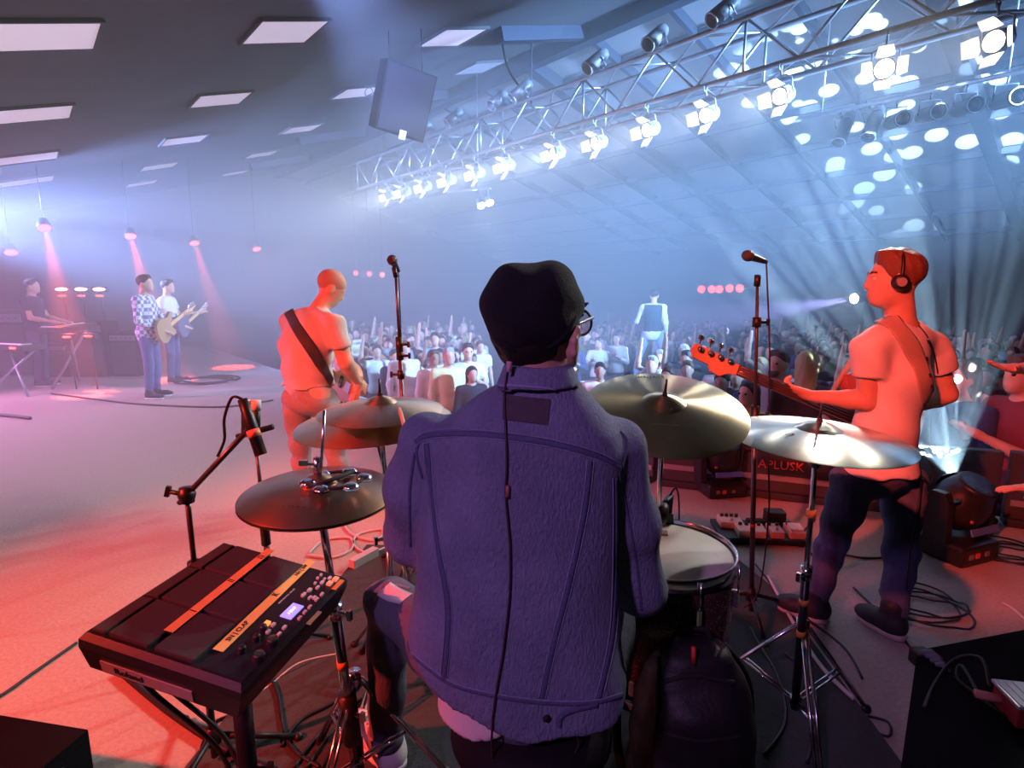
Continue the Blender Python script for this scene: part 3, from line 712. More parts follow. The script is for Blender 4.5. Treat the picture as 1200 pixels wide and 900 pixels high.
bd.add(rs[0], [(0, 1, 2, 3)]); bd.add(rs[-1], [(3, 2, 1, 0)]); bd.build('case', mat('pad_case', (.012, .012, .016), .42, var=.2, scale=60, bump=.05), t)
M_rub = mat('pad_rubber', (.03, .026, .028), .75, var=.25, scale=120, bump=.15)
xs = [(-.170, -.135), (-.131, -.036), (-.026, .066)]; ys = [(-.19, -.066), (-.06, .064), (.07, .19)]
for i, (x0, x1) in enumerate(xs):
    for (y0, y1) in ys: MB().box(pp((x0+x1)/2, (y0+y1)/2, .003 if i else .0), (x1-x0-.003, y1-y0-.004, .012), PR @ (rotm() if i else rotm(0, -.12, 0)), .003).build('pad', M_rub, t)
M_tape = mat('yellow_tape', (.72, .52, .14), .7, var=.15, scale=40)
def tape(p0, p1, wd_, z=.0105):
    a = V((*padpx(*p0), 0)); b = V((*padpx(*p1), 0)); d = (b-a).normalized(); c = (a+b)/2
    M3 = PR @ Matrix((d, V((-d.y, d.x, 0)), V((0, 0, 1)))).transposed()
    return MB().box(PC + PR @ (c+V((0, 0, z))), ((b-a).length, wd_, .0012), M3).build('tape_strip', M_tape, t), a, b, d, M3
tp1 = tape((197, 745), (317, 648), .021); tp2 = tape((255, 765), (365, 659), .023, .0035+.002)
M_ink = mat('marker_ink', (.01, .01, .01), .7)
def on_tape(tp, f, txt, size, z=.0115, flip=True):
    a, b, d, M3 = tp[1:]; c = a.lerp(b, f); 
    link('marker_writing', text_mesh(txt, size, M3, PC + PR @ (c+V((0, 0, z)))), M_ink, tp[0], local=False)
for f, s in ((.20, 'I'), (.55, 'II'), (.88, 'III')): on_tape(tp1, f, s, .022)
for f, s, q in ((.17, 'SN | CLAP', .015), (.55, 'K', .02), (.86, 'HH | SW', .014)): on_tape(tp2, f, s, q, .0068)
MB().box(pp(.131, 0, .001), (.088, .385, .004), PR, .001).build('control_panel', mat('panel_dark', (.014, .014, .02), .35), t)
def ctl(px, py, size, name, m, z=.006, hgt=.006, rz=0.): 
    x, y = padpx(px, py); return MB().box(pp(x, y, z), (*size, hgt), PR @ rotm(0, 0, rz), .001).build(name, m, t)
scr = ctl(342, 718, (.028, .052), 'display', mat('display_blue', (.25, .2, .9), .3, emit=1.3, ecol=(.3, .24, 1)), .004, .003)
x, y = padpx(342, 718)
link('screen_text', text_mesh('// BEAT', .009, PR @ rotm(0, 0, math.pi/2), pp(x, y, .0062)), mat('screen_white', (.8, .8, 1), .4, emit=1.6), scr, local=False)
M_key = mat('key_grey', (.56, .56, .56), .5)
for (px, py) in [(320, 735), (314, 743), (333, 738), (327, 746), (356, 699), (362, 694), (368, 703), (363, 703), (372, 691), (377, 685), (355, 700), (363, 694), (371, 705), (377, 699), (386, 680), (351, 727), (357, 720), (363, 714)]:
    ctl(px, py, (.007, .011), 'button', M_key)
for (px, py) in [(372, 680), (376, 676), (380, 681), (369, 686)]: ctl(px, py, (.006, .006), 'cursor_button', M_key)
ctl(313, 733, (.011, .011), 'lit_button', mat('orange_key', (1, .25, .05), .4, emit=1.5))
for (px, py) in [(386, 686), (393, 681)]: ctl(px, py, (.012, .016), 'pad_button', mat('orange_pale', (1, .4, .22), .4, emit=.25))
ctl(396, 687, (.012, .045), 'orange_tape', mat('orange_tape'), .0045, .002); ctl(368, 726, (.011, .05), 'green_tape', mat('green_tape', (.25, .4, .18), .7), .0045, .002)
for (px, py, r) in [(303, 774, .0125), (319, 756, .0125), (283, 766, .008), (300, 752, .008), (308, 741, .008)]:
    x, y = padpx(px, py); kn = MB().lathe([(r, 0), (r, .012), (r*.8, .016), (0, .016)], pp(x, y, .002), PR.col[2], 18).build('knob', M_black, t)
    if r > .01: MB().lathe([(r*.75, .0165), (0, .018)], pp(x, y, .002), PR.col[2], 14).build('knob_cap', M_chrome, kn)
x, y = padpx(336, 700); link('panel_print', text_mesh('SAMPLING PAD  SPD-SX', .006, PR @ rotm(0, 0, math.pi/2), pp(x, y, .0036)), M_key, t)
# maker's plate on the side that faces the camera
pl = PR @ Matrix((V((1, 0, 0)), V((0, .28, 1)).normalized(), V((0, -1, .28)).normalized())).transposed()
pl = PR @ rotm(math.radians(104.6), 0, 0)
MB().box(pp(-.03, -.1968, -.064), (.21, .030, .003), pl).build('name_plate', mat('plate_grey', (.28, .28, .29), .5), t)
link('name_lettering', text_mesh('Roland', .024, pl, pp(-.07, -.1988, -.064), .0008), mat('logo_black', (.02, .02, .022), .5), t)
# pad stand
pb = pp(.08, -.07, -.092)
t = thing('pad_stand', 'dark metal post stand holding up the sample pad', 'stand', (pb.x, pb.y, 0))
M_darkst = mat('stand_dark', (.05, .04, .05), .3, .8)
rod(t, 'post', pb, (pb.x, pb.y, .1), .02, M_darkst); MB().box(pp(.04, -.02, -.097), (.2, .2, .012), PR, .003).build('mount_plate', M_darkst, t)
tripod(t, (pb.x, pb.y, 0), .46, .16, .36, .9, M_darkst); clamp(t, (pb.x, pb.y, .5), M_darkst)
ca = [pp(-.12, -.16, -.07), pp(-.1, -.1, -.2), pp(.02, -.05, -.34), pp(.09, -.06, -.42)]
for k in range(2):
    q = [p + V((.012*k, .01*k, .02*k)) for p in ca]
    solo('pad_cable', MB().tube(smooth_path(q), .0055, 8), M_cable, ('thick' if k else 'second') + ' black cable looping under the sample pad', 'cable')

# ------------------------------------------------------------------ microphone stands
def mic(t_loc, tip, tail, lab, r=.024, name='vocal_microphone', m=M_black):
    t = thing(name, lab, 'microphone', t_loc); tip = V(tip); tail = V(tail); d = (tip-tail).normalized(); L = (tip-tail).length
    MB().lathe([(0, 0), (.009, 0), (.011, L*.1), (r*.72, L*.68), (r*.8, L*.72)], tail, d, 16).build('handle', m, t)
    MB().lathe([(r*.8, L*.72), (r, L*.78), (r, L*.88), (r*.75, L*.97), (0, L)], tail, d, 16).build('grille', mat('mic_mesh', (.1, .1, .11), .5, .7, bump=.6, scale=300), t)
    MB().lathe([(r*.82, L*.7), (r*.92, L*.73), (r*.82, L*.76)], tail, d, 16).build('band', M_chrome, t)
    return t
M_pole = mat('mic_pole', (.10, .10, .11), .35, .6)
def mic_stand(label, foot, top, z_joint, spread, cable=True, m=M_pole):
    foot = V(foot); top = V(top); t = thing('mic_stand', label, 'stand', foot); ax = top-foot; q = lambda z: foot + ax*(z/ax.z)
    rod(t, 'lower_tube', q(.03), q(z_joint), .0115, m); rod(t, 'upper_tube', q(z_joint-.03), top, .0075, m)
    MB().cyl(q(z_joint-.1), q(z_joint+.02), .019, n=12).build('grip', M_black, t); clamp(t, q(z_joint-.02), M_black, d=(1, -.2, 0))
    MB().cyl(q(.09), q(.15), .026, .018, n=12).build('hub', M_black, t)
    for k in range(3):
        a = k*2*math.pi/3+.35; d = V((math.cos(a), math.sin(a), 0)); lg = MB().tube([q(.12), foot+d*spread+V((0, 0, .02))], [.012, .009], 8).build('leg', M_black, t)
        MB().ball(foot+d*spread+V((0, 0, .017)), .017, 8).build('rubber_foot', M_black, lg)
    return t, q
ft = pixz(880, 722); tp = pix(888, 322, 2.47)
t, q = mic_stand('tall black microphone stand between the ride and the silver crash', ft, tp, 1.02, .24)
MB().cyl(tp-V((0, 0, .05)), tp, .014, n=12).build('mic_clip', M_black, t); clamp(t, q(1.42), M_black); MB().cyl(q(.46), q(.475), .0125, n=10).build('tape_band', mat('red_tape', (.6, .08, .05), .6), t)
a, b = pix(872, 298, 2.44), pix(898, 307, 2.5)
mic(b, a, b, 'black microphone lying level on the tall stand behind the silver crash')
solo('microphone_cable', MB().tube(smooth_path([b, pix(899, 330, 2.49), pix(902, 420, 2.46), pix(900, 520, 2.44), pix(901, 600, 2.42), pix(890, 690, 2.42), pix(872, 712, 2.42)]), .004, 6), M_cable, 'black cable hanging along the tall microphone stand', 'cable')
ft = pix(480, 620, 2.9); ft.z = 0; tp = pix(464, 325, 2.9)
t, q = mic_stand('thin microphone stand standing behind the red-lit crash cymbals', ft, tp, 1.3, .24)
clamp(t, q(1.22), M_black, d=(1, 0, 0)); clamp(t, q(1.12), M_black, d=(-1, 0, 0)); MB().cyl(tp, tp+V((-.01, 0, .05)), .012, n=10).build('mic_clip', M_black, t)
a, b = pix(458, 302, 2.86), pix(467, 318, 2.97)
mic(b, a, b, 'small microphone tilted on the thin stand behind the crash cymbals', .026)
solo('microphone_cable', MB().tube(smooth_path([b, pix(468, 345, 2.92), pix(470, 400, 2.9), pix(471, 470, 2.9)]), .0035, 6), M_cable, 'thin cable hanging along the stand behind the crash cymbals', 'cable')
# boom stand with the condenser microphone over the hi-hat
ft = pix(232, 690, 1.62); ft.z = 0; tp = pix(219, 580, 1.5)
t, q = mic_stand('short boom microphone stand between the sample pad and hi-hat', ft, tp, .75, .26)
e = pix(297, 497, 1.5)
MB().tube([tp + (tp-e)*.12, e], .008, 8).build('boom_arm', M_pole, t); MB().ball(tp, .024, 10).build('swivel', M_black, t); clamp(t, tp, M_black, (-1, -.2, .3))
m0, m1 = pix(306, 533, 1.47), pix(284, 468, 1.5)
t2 = thing('condenser_microphone', 'black condenser microphone with an orange band pointing down at the hi-hat', 'microphone', m0); d = (m0-m1); 
MB().tube([m1, m1+d*.25, m1+d*.3, m0], [.013, .014, .0165, .0165], 14).build('body', M_black, t2)
MB().cyl(m1+d*.55, m1+d*.68, .0175, n=14).build('band', mat('orange_band', (.9, .3, .15), .5), t2)
MB().tube(smooth_path([m1, pix(272, 466, 1.5), pix(263, 490, 1.5), pix(263, 515, 1.5), pix(255, 535, 1.5)]), .004, 6).build('cable', M_cable, t2)
# short stand with a crossbar and two upright red capped holders
ft = pix(316, 650, 2.2); ft.z = 0; tp = pix(300, 520, 2.2)
t, q = mic_stand('small stand with crossbar and two upright capped holders', ft, tp, .6, .22)
a, b = pix(278, 512, 2.2), pix(320, 500, 2.2)
MB().tube([a, b], .012, 8).build('crossbar', M_black, t)
for px in (288, 300):
    o = MB().cyl(pix(px, 508, 2.2), pix(px, 478, 2.2), .017, n=12).build('holder', M_black, t); MB().cyl(pix(px, 480, 2.2), pix(px, 469, 2.2), .02, n=12).build('cap', mat('pale_cap', (.7, .66, .62), .5), o)

# ------------------------------------------------------------------ cases, bag, stage boxes
M_case = mat('carpet_case', (.006, .006, .008), .95, var=.4, scale=150, bump=.4, spec=.1)
A = pixz(1075, 762, .42); B = pixz(1200, 738, .42); C = pixz(1057, 890, .42); ab = (B-A).normalized(); ac = (C-A).normalized()
poly = [A, A+ac*.7, A+ac*.7+ab*.8, A+ab*.8]
t = thing('equipment_case', 'large black carpeted case with a red and white box on it', 'case', (A.x, A.y, 0))
MB().prism([V((p.x, p.y, 0)) for p in poly], (0, 0, .005), (0, 0, .42)).build('body', M_case, t)
for p in poly: MB().box(V((p.x, p.y, .4)) - (p-(poly[0]+poly[2])/2).normalized()*.012, (.05, .05, .05), None, .006).build('corner_cap', M_black, t)
dbp = pixz(1186, 822, .46); R = frame((0, 0, 1)); ang = math.atan2(ab.y, ab.x)
t = thing('direct_box', 'red metal direct box with a white top and plugged cables', 'direct box', (dbp.x+.02, dbp.y, .42))
c = V((dbp.x+.06, dbp.y-.02, .455)); R = rotm(0, 0, ang-.42)
MB().box(c, (.17, .1, .06), R, .004).build('body', mat('db_red', (.55, .06, .05), .45), t); MB().box(c+V((0, 0, .032)), (.18, .11, .01), R, .003).build('top_plate', mat('db_white', (.7, .72, .8), .35, .3), t)
for k in range(3): MB().box(c + R @ V((-.082+.02*k, 0, .038)), (.004, .1, .003), R).build('rib', M_white, t)
link('lettering', text_mesh('10', .03, R @ rotm(0, 0, .1), c+R @ V((.0, 0.0, .0375))), M_ink, t)
MB().cyl(c + R @ V((-.08, .02, 0)), c + R @ V((-.14, .03, .002)), .012, n=10).build('plug', mat('plug_red', (.8, .3, .25), .5), t)
solo('direct_box_cable', MB().tube(smooth_path([c + R @ V((-.1, .04, .02)), pixz(1150, 772, .5), pixz(1120, 772, .47), pixz(1096, 800, .432), pixz(1083, 830, .428)]), .005, 6), M_cable, 'black cable curling from the direct box over the case edge', 'cable')
solo('direct_box_cable', MB().tube(smooth_path([c + R @ V((-.13, .03, .0)), pixz(1127, 780, .45), pixz(1122, 795, .43), pixz(1145, 815, .428), pixz(1180, 840, .428), pixz(1215, 856, .428)]), .005, 6), M_cable, 'black cable looping across the case top below the direct box', 'cable')
for k in range(4):
    a = pixz(1078+6*k, 764+5*k, .435); b = pixz(1104+3*k, 772+5*k, .43)
    solo('cable_tail', MB().tube([a, (a+b)/2+V((0, 0, .012)), b], [.006, .009, .004], 6), mat('tie_grey', (.16, .15, .2), .6), 'grey cable tail bunched on the corner of the black case', 'cable', 'cable tails on the case corner')
A = pixz(0, 838, .42); B = pixz(103, 855, .42); ab = (B-A).normalized(); C = B + (pixz(106, 900, .42)-B).normalized()*.5
pr = V((ab.y, -ab.x, 0)); poly = [A-ab*.4, A-ab*.4+pr*.55, B+pr*.55, B]
t = thing('floor_monitor', 'black floor monitor box beside the cable on the red-lit carpet', 'monitor', (B.x, B.y, 0))
MB().prism([V((p.x, p.y, 0)) for p in poly], (0, 0, .005), (0, 0, .42)).build('cabinet', M_case, t)
MB().box(((poly[2]+poly[3])/2).xy.to_3d()+V((0, 0, .25))+ab*.004, (.4, .012, .26), rotm(0, 0, math.atan2(pr.y, pr.x)), .004).build('grille', mat('speaker_grille'), t)
# backpack
P = pix(818, 800, 1.33); bx = V((P.x, 1.36, 0))
t = thing('backpack', 'bulky black backpack with a red zip pull standing by the floor tom', 'bag', bx)
B_ = Blob().loft([(.01, 0, 0, .165, .1), (.2, 0, 0, .17, .115), (.42, 0, .0, .16, .105), (.54, 0, .0, .13, .085), (.60, 0, .01, .09, .06), (.62, 0, .01, .04, .03)], pw=3.2, o=bx).ell(bx+V((0, -.1, .2)), (.14, .07, .17), k=.05).ell(bx+V((0, -.09, .43)), (.12, .05, .09), k=.04)
B_.disp(lambda Q: .004*np.sin(Q[..., 2]*55+Q[..., 0]*14)*np.sin(Q[..., 0]*22+1))
bag = link('body', B_.mesh(.011, 'bag'), mat('bag_nylon', (.010, .010, .013), .55, var=.3, scale=40, bump=.3), t)
S = Surf(bag)
for pts in ([(775, 800), (810, 792), (860, 800)], [(775, 858), (820, 868), (868, 862)], [(772, 770), (770, 830), (765, 880)]):
    S.ribbon(pts, .012, .004).build('zip', M_blackm, t)
tb, tn = S.at(812, 778, .006) or (bx, V((0, -1, 0)))
MB().tube([tb, tb+V((-.004, -.004, .05))], .006, 8).build('zip_pull', mat('red_pull', (.8, .06, .04), .5), t)
MB().tube(smooth_path([bx+V((-.05, .02, .60)), bx+V((-.03, .02, .645)), bx+V((.03, .02, .645)), bx+V((.05, .02, .60))]), .008, 8).build('handle', M_blackm, t)
for s in (-1, 1): MB().tube(smooth_path([bx+V((s*.1, .09, .56)), bx+V((s*.18, .08, .45)), bx+V((s*.19, .06, .25)), bx+V((s*.14, .05, .06))]), .014, 8).build('strap', M_blackm, t)

# ------------------------------------------------------------------ stage-front barrier, moving lights, pedals
M_barr = mat('barrier_black', (.045, .043, .047), .6, var=.25, scale=4)
def barrier(a, b, h, lab):
    a = V(a); b = V(b); t = thing('stage_barrier', lab, 'barrier', (a+b)/2); d = (b-a).normalized(); n = V((-d.y, d.x, 0)); L = (b-a).length; R = Matrix((d, n, V((0, 0, 1)))).transposed(); m = (a+b)/2
    MB().box(m+V((0, 0, h/2+.004)), (L, .08, h), R, .01).build('panel', M_barr, t); MB().box(m+V((0, 0, h*.32))-n*.045, (L*.99, .02, .04), R, .004).build('rail', mat('rail_pale', (.27, .26, .26), .5), t)
    MB().box(m+V((0, 0, .03))-n*.06, (L, .06, .05), R, .006).build('kick_strip', mat('strip_black', (.025, .025, .027), .6), t)
    return t, m, R, n
e = edge
barrier(e[1].lerp(e[2], .82)-WA*.12, e[2]-V((.02, .12, 0)), .40, 'low dark barrier panel behind the large ride cymbal')
bt, m, R, n = barrier(e[2]-V((-.03, .15, 0)), e[3]-V((.03, .15, 0)), .50, 'low dark barrier panel with red lettering behind the tall microphone stand')
barrier(e[3]-V((-.03, .15, 0)), e[4].lerp(e[3], .35)-V((0, .15, 0)), .50, 'low dark barrier panel on the stage edge beyond the moving head light')
x = pix(915, 546, 4.1)
link('lettering', text_mesh('APLUSK', .09, R @ rotm(math.pi/2, 0, 0), V((x.x, x.y, x.z)), .003), mat('red_letter', (.9, .12, .1), .5), bt)
lt = [o for o in bt.children if o.name.startswith('lettering')][0]
bo = V((wloc(bt).x, wloc(bt).y, 0)); 
# drop the lettering on the panel's face
pf = m - n*.046; dd = ray(915, 546); tt = (pf-CAM).dot(n)/dd.dot(n); P = CAM + dd*tt; lt.data.transform(Matrix.Translation(P - x))
M_mh = mat('moving_head_black', (.016, .017, .02), .38, var=.2, scale=20)
def moving_head(base, yaw, lab, s=1., gb=None):
    t = thing('moving_head_light', lab, 'stage light', base); R = rotm(0, 0, yaw); b = V(base); q = lambda x, y, z: b + R @ (V((x, y, z))*s)
    MB().box(q(0, 0, .07), (.36*s, .30*s, .13*s), R, .02*s).build('base', M_mh, t)
    for sx in (-1, 1):
        MB().prism([q(sx*.17, -.07, .13), q(sx*.17, .07, .13), q(sx*.185, .07, .40), q(sx*.185, .04, .46), q(sx*.185, -.04, .46), q(sx*.185, -.07, .40)], (0, 0, 0), R @ V((sx*.055*s, 0, 0))).build('yoke_arm', M_mh, t)
        MB().box(q(sx*.2, -.09, .43), (.05*s, .01*s, .02*s), R).build('arm_clip', M_chrome, t)
    hd = Blob().ell(q(0, 0, .36), np.array((.165, .15, .17))*s, np.array(R), k=.02).loft([(-.15*s, 0, 0, .1*s, .1*s), (.17*s, 0, 0, .12*s, .11*s)], M=np.array(R @ rotm(.5, 0, 0)), o=q(0, 0, .36), k=.04)
    head = link('head', hd.mesh(.012*s, 'head'), M_mh, t)
    lc = q(0, 0, .36); la = (V(gb[0])-lc).normalized() if gb else R @ V((0, .45, .9)).normalized()
    MB().lathe([(.105*s, 0), (.1*s, .012*s), (0, .03*s)], lc + la*.16*s, la, 20).build('lens', mat('lens_glass', (.05, .08, .14), .08, .2, coat=1), t)
    MB().box(q(0, -.15, .23), (.26*s, .012*s, .045*s), R @ rotm(-.3, 0, 0), .004).build('blue_band', mat('band_blue', (.10, .2, .55), .4), t, 'blue band across the yoke')
    for i, x in enumerate((-.1, -.04, .05)): MB().box(q(x, -.153, .07), (.035*s, .008*s, .03*s), R).build('panel_key', mat('key_red', (.6, .1, .08), .5) if i == 1 else M_can, t)
    if gb: gobo(lc + la*.22*s, gb[0], gb[1], gb[2])
    MB().cyl(q(-.13, -.14, .3), q(-.13, -.15, .3), .012*s, n=8).build('tilt_lock', mat('key_red'), t)
    return t
moving_head(pixz(1118, 650), .35, 'black moving head stage light with a blue band beside the man with headphones', .92, ((6.0, 10.6, 4.1), 26000, 46))
moving_head(pixz(843, 578), .15, 'black moving head stage light half hidden behind the ride cymbal', .84)
P = pixz(887, 628); R = rotm(0, 0, -.10); q = lambda x, y, z: P + R @ V((x, y, z))
t = thing('pedalboard', 'flat black pedalboard on the floor holding four effect pedals', 'pedalboard', P)
MB().box(q(0, 0, .03), (.52, .30, .03), R, .006).build('deck', M_black, t)
for s in (-1, 1): MB().box(q(s*.22, 0, .008), (.03, .28, .016), R).build('foot', M_black, t)
MB().box(q(.14, .11, .09), (.12, .09, .09), R, .01).build('power_supply', M_black, t); MB().box(q(.02, .09, .06), (.12, .05, .03), R, .005).build('rail', M_blackm, t)
M_cream = mat('pedal_cream', (.62, .62, .55), .45)
for i, (x, y, w_, d_, lab, m_) in enumerate([(-.16, .05, .14, .11, 'cream four-knob effect pedal at the back of the pedalboard', M_cream), (-.07, -.08, .17, .11, 'wide cream effect pedal with black knobs at the pedalboard front', M_cream), (.08, -.07, .08, .12, 'small pink effect pedal in the middle of the pedalboard', mat('pedal_pink', (.6, .4, .38), .45)), (.20, -.06, .09, .13, 'pale effect pedal with raised treadle at the pedalboard end', mat('pedal_pale', (.75, .6, .56), .5))]):
    c = q(x, y, .045); t = thing('effect_pedal', lab, 'pedal', c, 'pedals on the pedalboard')
    MB().box(c+V((0, 0, .024)), (w_, d_, .048), R @ rotm(.08, 0, 0), .005).build('body', m_, t)
    for k in range(4 if i < 2 else 2):
        MB().cyl(c + R @ V((-w_*.33+k*w_*(.22 if i < 2 else .6), d_*.25, .05)), c + R @ V((-w_*.33+k*w_*(.22 if i < 2 else .6), d_*.25, .066)), .011, n=10).build('knob', M_black, t)
    MB().cyl(c + R @ V((0, -d_*.3, .046)), c + R @ V((0, -d_*.3, .06)), .009, n=10).build('footswitch', M_chrome, t)
    if i == 3: MB().box(c + R @ V((0, -.015, .055)), (w_*.85, d_*.6, .02), R @ rotm(.18, 0, 0), .004).build('treadle', M_white, t)
# low pink-lit block at the front of the rug
A, B = pixz(412, 668), pixz(441, 652); d = (B-A).normalized()
solo('wooden_block', MB().box((A+B)/2+V((0, 0, .03)), ((B-A).length, .05, .06), rotm(0, 0, math.atan2(d.y, d.x)), .004), mat('block_paint', (.55, .45, .45), .6), 'low pale wooden block on the carpet by the rug edge', 'block')

# ------------------------------------------------------------------ cables on the floor
def floor_cable(pts, r, m, lab, z=.0, k=8, rug_z=.013):
    P = [pixz(a, b, 0) for a, b in pts]; P = [p+V((0, 0, r+rug_z)) for p in P]
    return solo('floor_cable', MB().tube(smooth_path(P, k), r, 6), m, lab, 'cable')
def coil(c, n, r, m, lab, rad=.005):
    c = V(c); pts = []
    for i in range(n*14):
        a = i/14*2*math.pi; rr = r*(1+.25*math.sin(i*.37)+.15*random.random()*0); pts.append(c + V((rr*math.cos(a)*1.25+.05*math.sin(i*.11), rr*math.sin(a)+.05*math.cos(i*.13), rad+.004+.004*(i % 5))))
    return solo('coiled_cable', MB().tube(smooth_path(pts, 2), rad, 6), m, lab, 'cable')
floor_cable([(90, 755), (40, 790), (0, 818), (-60, 850)], .006, M_cable, 'black cable running off from the sample pad across the carpet', rug_z=.002)
floor_cable([(310, 790), (325, 815), (333, 860), (345, 885), (375, 905)], .006, M_cable, 'black cable hanging down past the pad stand onto the rug')
floor_cable([(240, 815), (300, 815), (350, 780), (400, 768)], .006, M_cablew, 'pale cable curving from under the sample pad', rug_z=.002)
floor_cable([(200, 800), (260, 825), (320, 800), (372, 775)], .006, M_cable, 'dark cable crossing the red carpet under the sample pad', rug_z=.002)
floor_cable([(140, 790), (200, 840), (270, 885), (330, 910)], .012, M_cable, 'thick dark cable bundle lying under the sample pad', rug_z=.002)
floor_cable([(230, 900), (250, 850), (300, 830), (340, 800)], .005, M_cable, 'thin dark cable beside the pad stand', rug_z=.002)
floor_cable([(395, 598), (410, 625), (440, 635), (448, 622), (420, 628), (415, 640), (432, 650), (455, 642)], .008, M_cablew, 'pale cable looping on the carpet beyond the hi-hat', rug_z=.002)
floor_cable([(362, 650), (380, 635), (410, 632), (412, 645), (390, 655), (360, 652)], .008, M_cablew, 'pale cable loop beside the hi-hat stand', rug_z=.002)
floor_cable([(300, 585), (380, 615), (440, 600), (455, 585)], .006, M_cable, 'thin cable crossing the pink carpet behind the hi-hat', rug_z=.002)
floor_cable([(1035, 655), (1010, 655), (975, 650), (960, 660), (940, 630), (955, 610)], .006, M_cable, 'black cable lying behind the feet of the man with headphones', rug_z=.002)
floor_cable([(1000, 690), (1045, 735), (1080, 775), (1120, 800)], .006, M_cable, 'black cable from the trainers to the black case', rug_z=.002)
floor_cable([(885, 665), (905, 690), (925, 715), (985, 760), (1010, 800)], .006, M_cable, 'black cable along the rug edge behind the crash stand')
floor_cable([(900, 680), (935, 745), (965, 790), (1000, 825)], .009, M_cablew, 'pale flat cable crossing the rug under the crash stand')
floor_cable([(895, 890), (920, 850), (912, 800), (890, 760), (880, 740)], .006, M_cable, 'black cable winding over the rug beside the backpack')
floor_cable([(945, 900), (957, 850), (950, 800), (920, 770)], .006, M_cable, 'dark cable running under the legs of the crash stand')
floor_cable([(1010, 840), (1040, 848), (1040, 865), (1005, 850)], .005, M_cable, 'small black cable loop beside the large black case', rug_z=.002)
floor_cable([(1175, 708), (1188, 716), (1200, 727)], .006, M_cablew, 'short pale cord on the carpet near the black case', rug_z=.002)
for i_, (pts_, l_) in enumerate([([(345, 905), (372, 868), (395, 845), (430, 820)], 'outer dark cable fanned out beside the hi-hat stand'), ([(360, 905), (382, 872), (405, 850), (440, 828)], 'second dark cable fanned out beside the hi-hat stand'), ([(330, 880), (352, 850), (385, 832), (420, 812)], 'dark cable lying across the rug behind the pad stand'), ([(378, 905), (392, 880), (412, 866)], 'short dark cable under the hi-hat pedal')]): floor_cable(pts_, .006, M_cable, l_)
coil(pixz(1085, 712), 4, .14, M_cable, 'coil of black cable on the carpet behind the man with headphones')
coil(pixz(1190, 650), 4, .13, M_cable, 'coil of cable in red light beside the moving head light')
floor_cable([(0, 488), (20, 490), (36, 492)], .02, M_cable, 'short dark cable end lying far across the violet carpet', rug_z=.002)
floor_cable([(60, 462), (120, 470), (170, 475), (260, 478), (320, 470)], .012, M_cable, 'dark cable stretched along the far stage carpet', rug_z=.002)
coil(pixz(245, 447), 3, .35, M_cable, 'dark coil of cable behind the far guitarists', .015)
# ------------------------------------------------------------------ people
def basis(f, up=(0, 0, 1)):
    f = V(f).normalized(); u = V(up).normalized(); r = f.cross(u).normalized(); u = r.cross(f)
    return r, f, u, np.array(Matrix((r, f, u)).transposed())
def joints(pos, f, H=1.76, **ov):
    """default standing joints; overrides are world vectors"""
    f = V((f[0], f[1], 0)).normalized(); r = V((f.y, -f.x, 0)); k = H/1.76; p = V(pos)
    q = lambda a, b, z: p + r*(a*k) + f*(b*k) + V((0, 0, z*k))
    J = dict(f=f, k=k, head=q(0, .03, 1.635), neck=q(0, -.01, 1.47), chest=q(0, 0, 1.27), pelvis=q(0, 0, .97), headf=f, headu=V((0, 0, 1)))
    for s, n in ((-1, 'L'), (1, 'R')):
        J['sh'+n] = q(s*.185, -.01, 1.41); J['el'+n] = q(s*.235, -.02, 1.12); J['wr'+n] = q(s*.24, .07, .88)
        J['hip'+n] = q(s*.09, 0, .92); J['kn'+n] = q(s*.10, .015, .5); J['an'+n] = q(s*.105, -.02, .085); J['toe'+n] = q(s*.13, .15, .03)
        J['hd'+n] = None
    J.update(ov); return J
def add_head(B, c, f, u, k=1., k_nose=1.):
    r, f, u, M = basis(f, u); q = lambda a, b, z: c + (r*a + f*b + u*z)*k; e = lambda p, s, kk: B.ell(p, np.array(s)*k, M, kk*k)
    e(q(0, -.012, .03), (.076, .094, .085), .02); e(q(0, .028, -.035), (.062, .066, .08), .03); e(q(0, .052, -.088), (.034, .032, .024), .03)
    e(q(0, .078, .022), (.045, .014, .012), .015)
    B.cap(q(0, .09, .012), q(0, .102, -.024), .008*k, .0105*k, .014*k); e(q(0, .096, -.029), (.016, .011, .008), .008)
    B.cap(q(-.018, .086, -.058), q(.018, .086, -.058), .008*k, None, .01*k); B.cap(q(-.015, .084, -.068), q(.015, .084, -.068), .008*k, None, .01*k)
    for s in (-1, 1): e(q(s*.076, -.004, -.012), (.009, .024, .033), .006); e(q(s*.07, .004, -.03), (.012, .012, .012), .012)
    return q
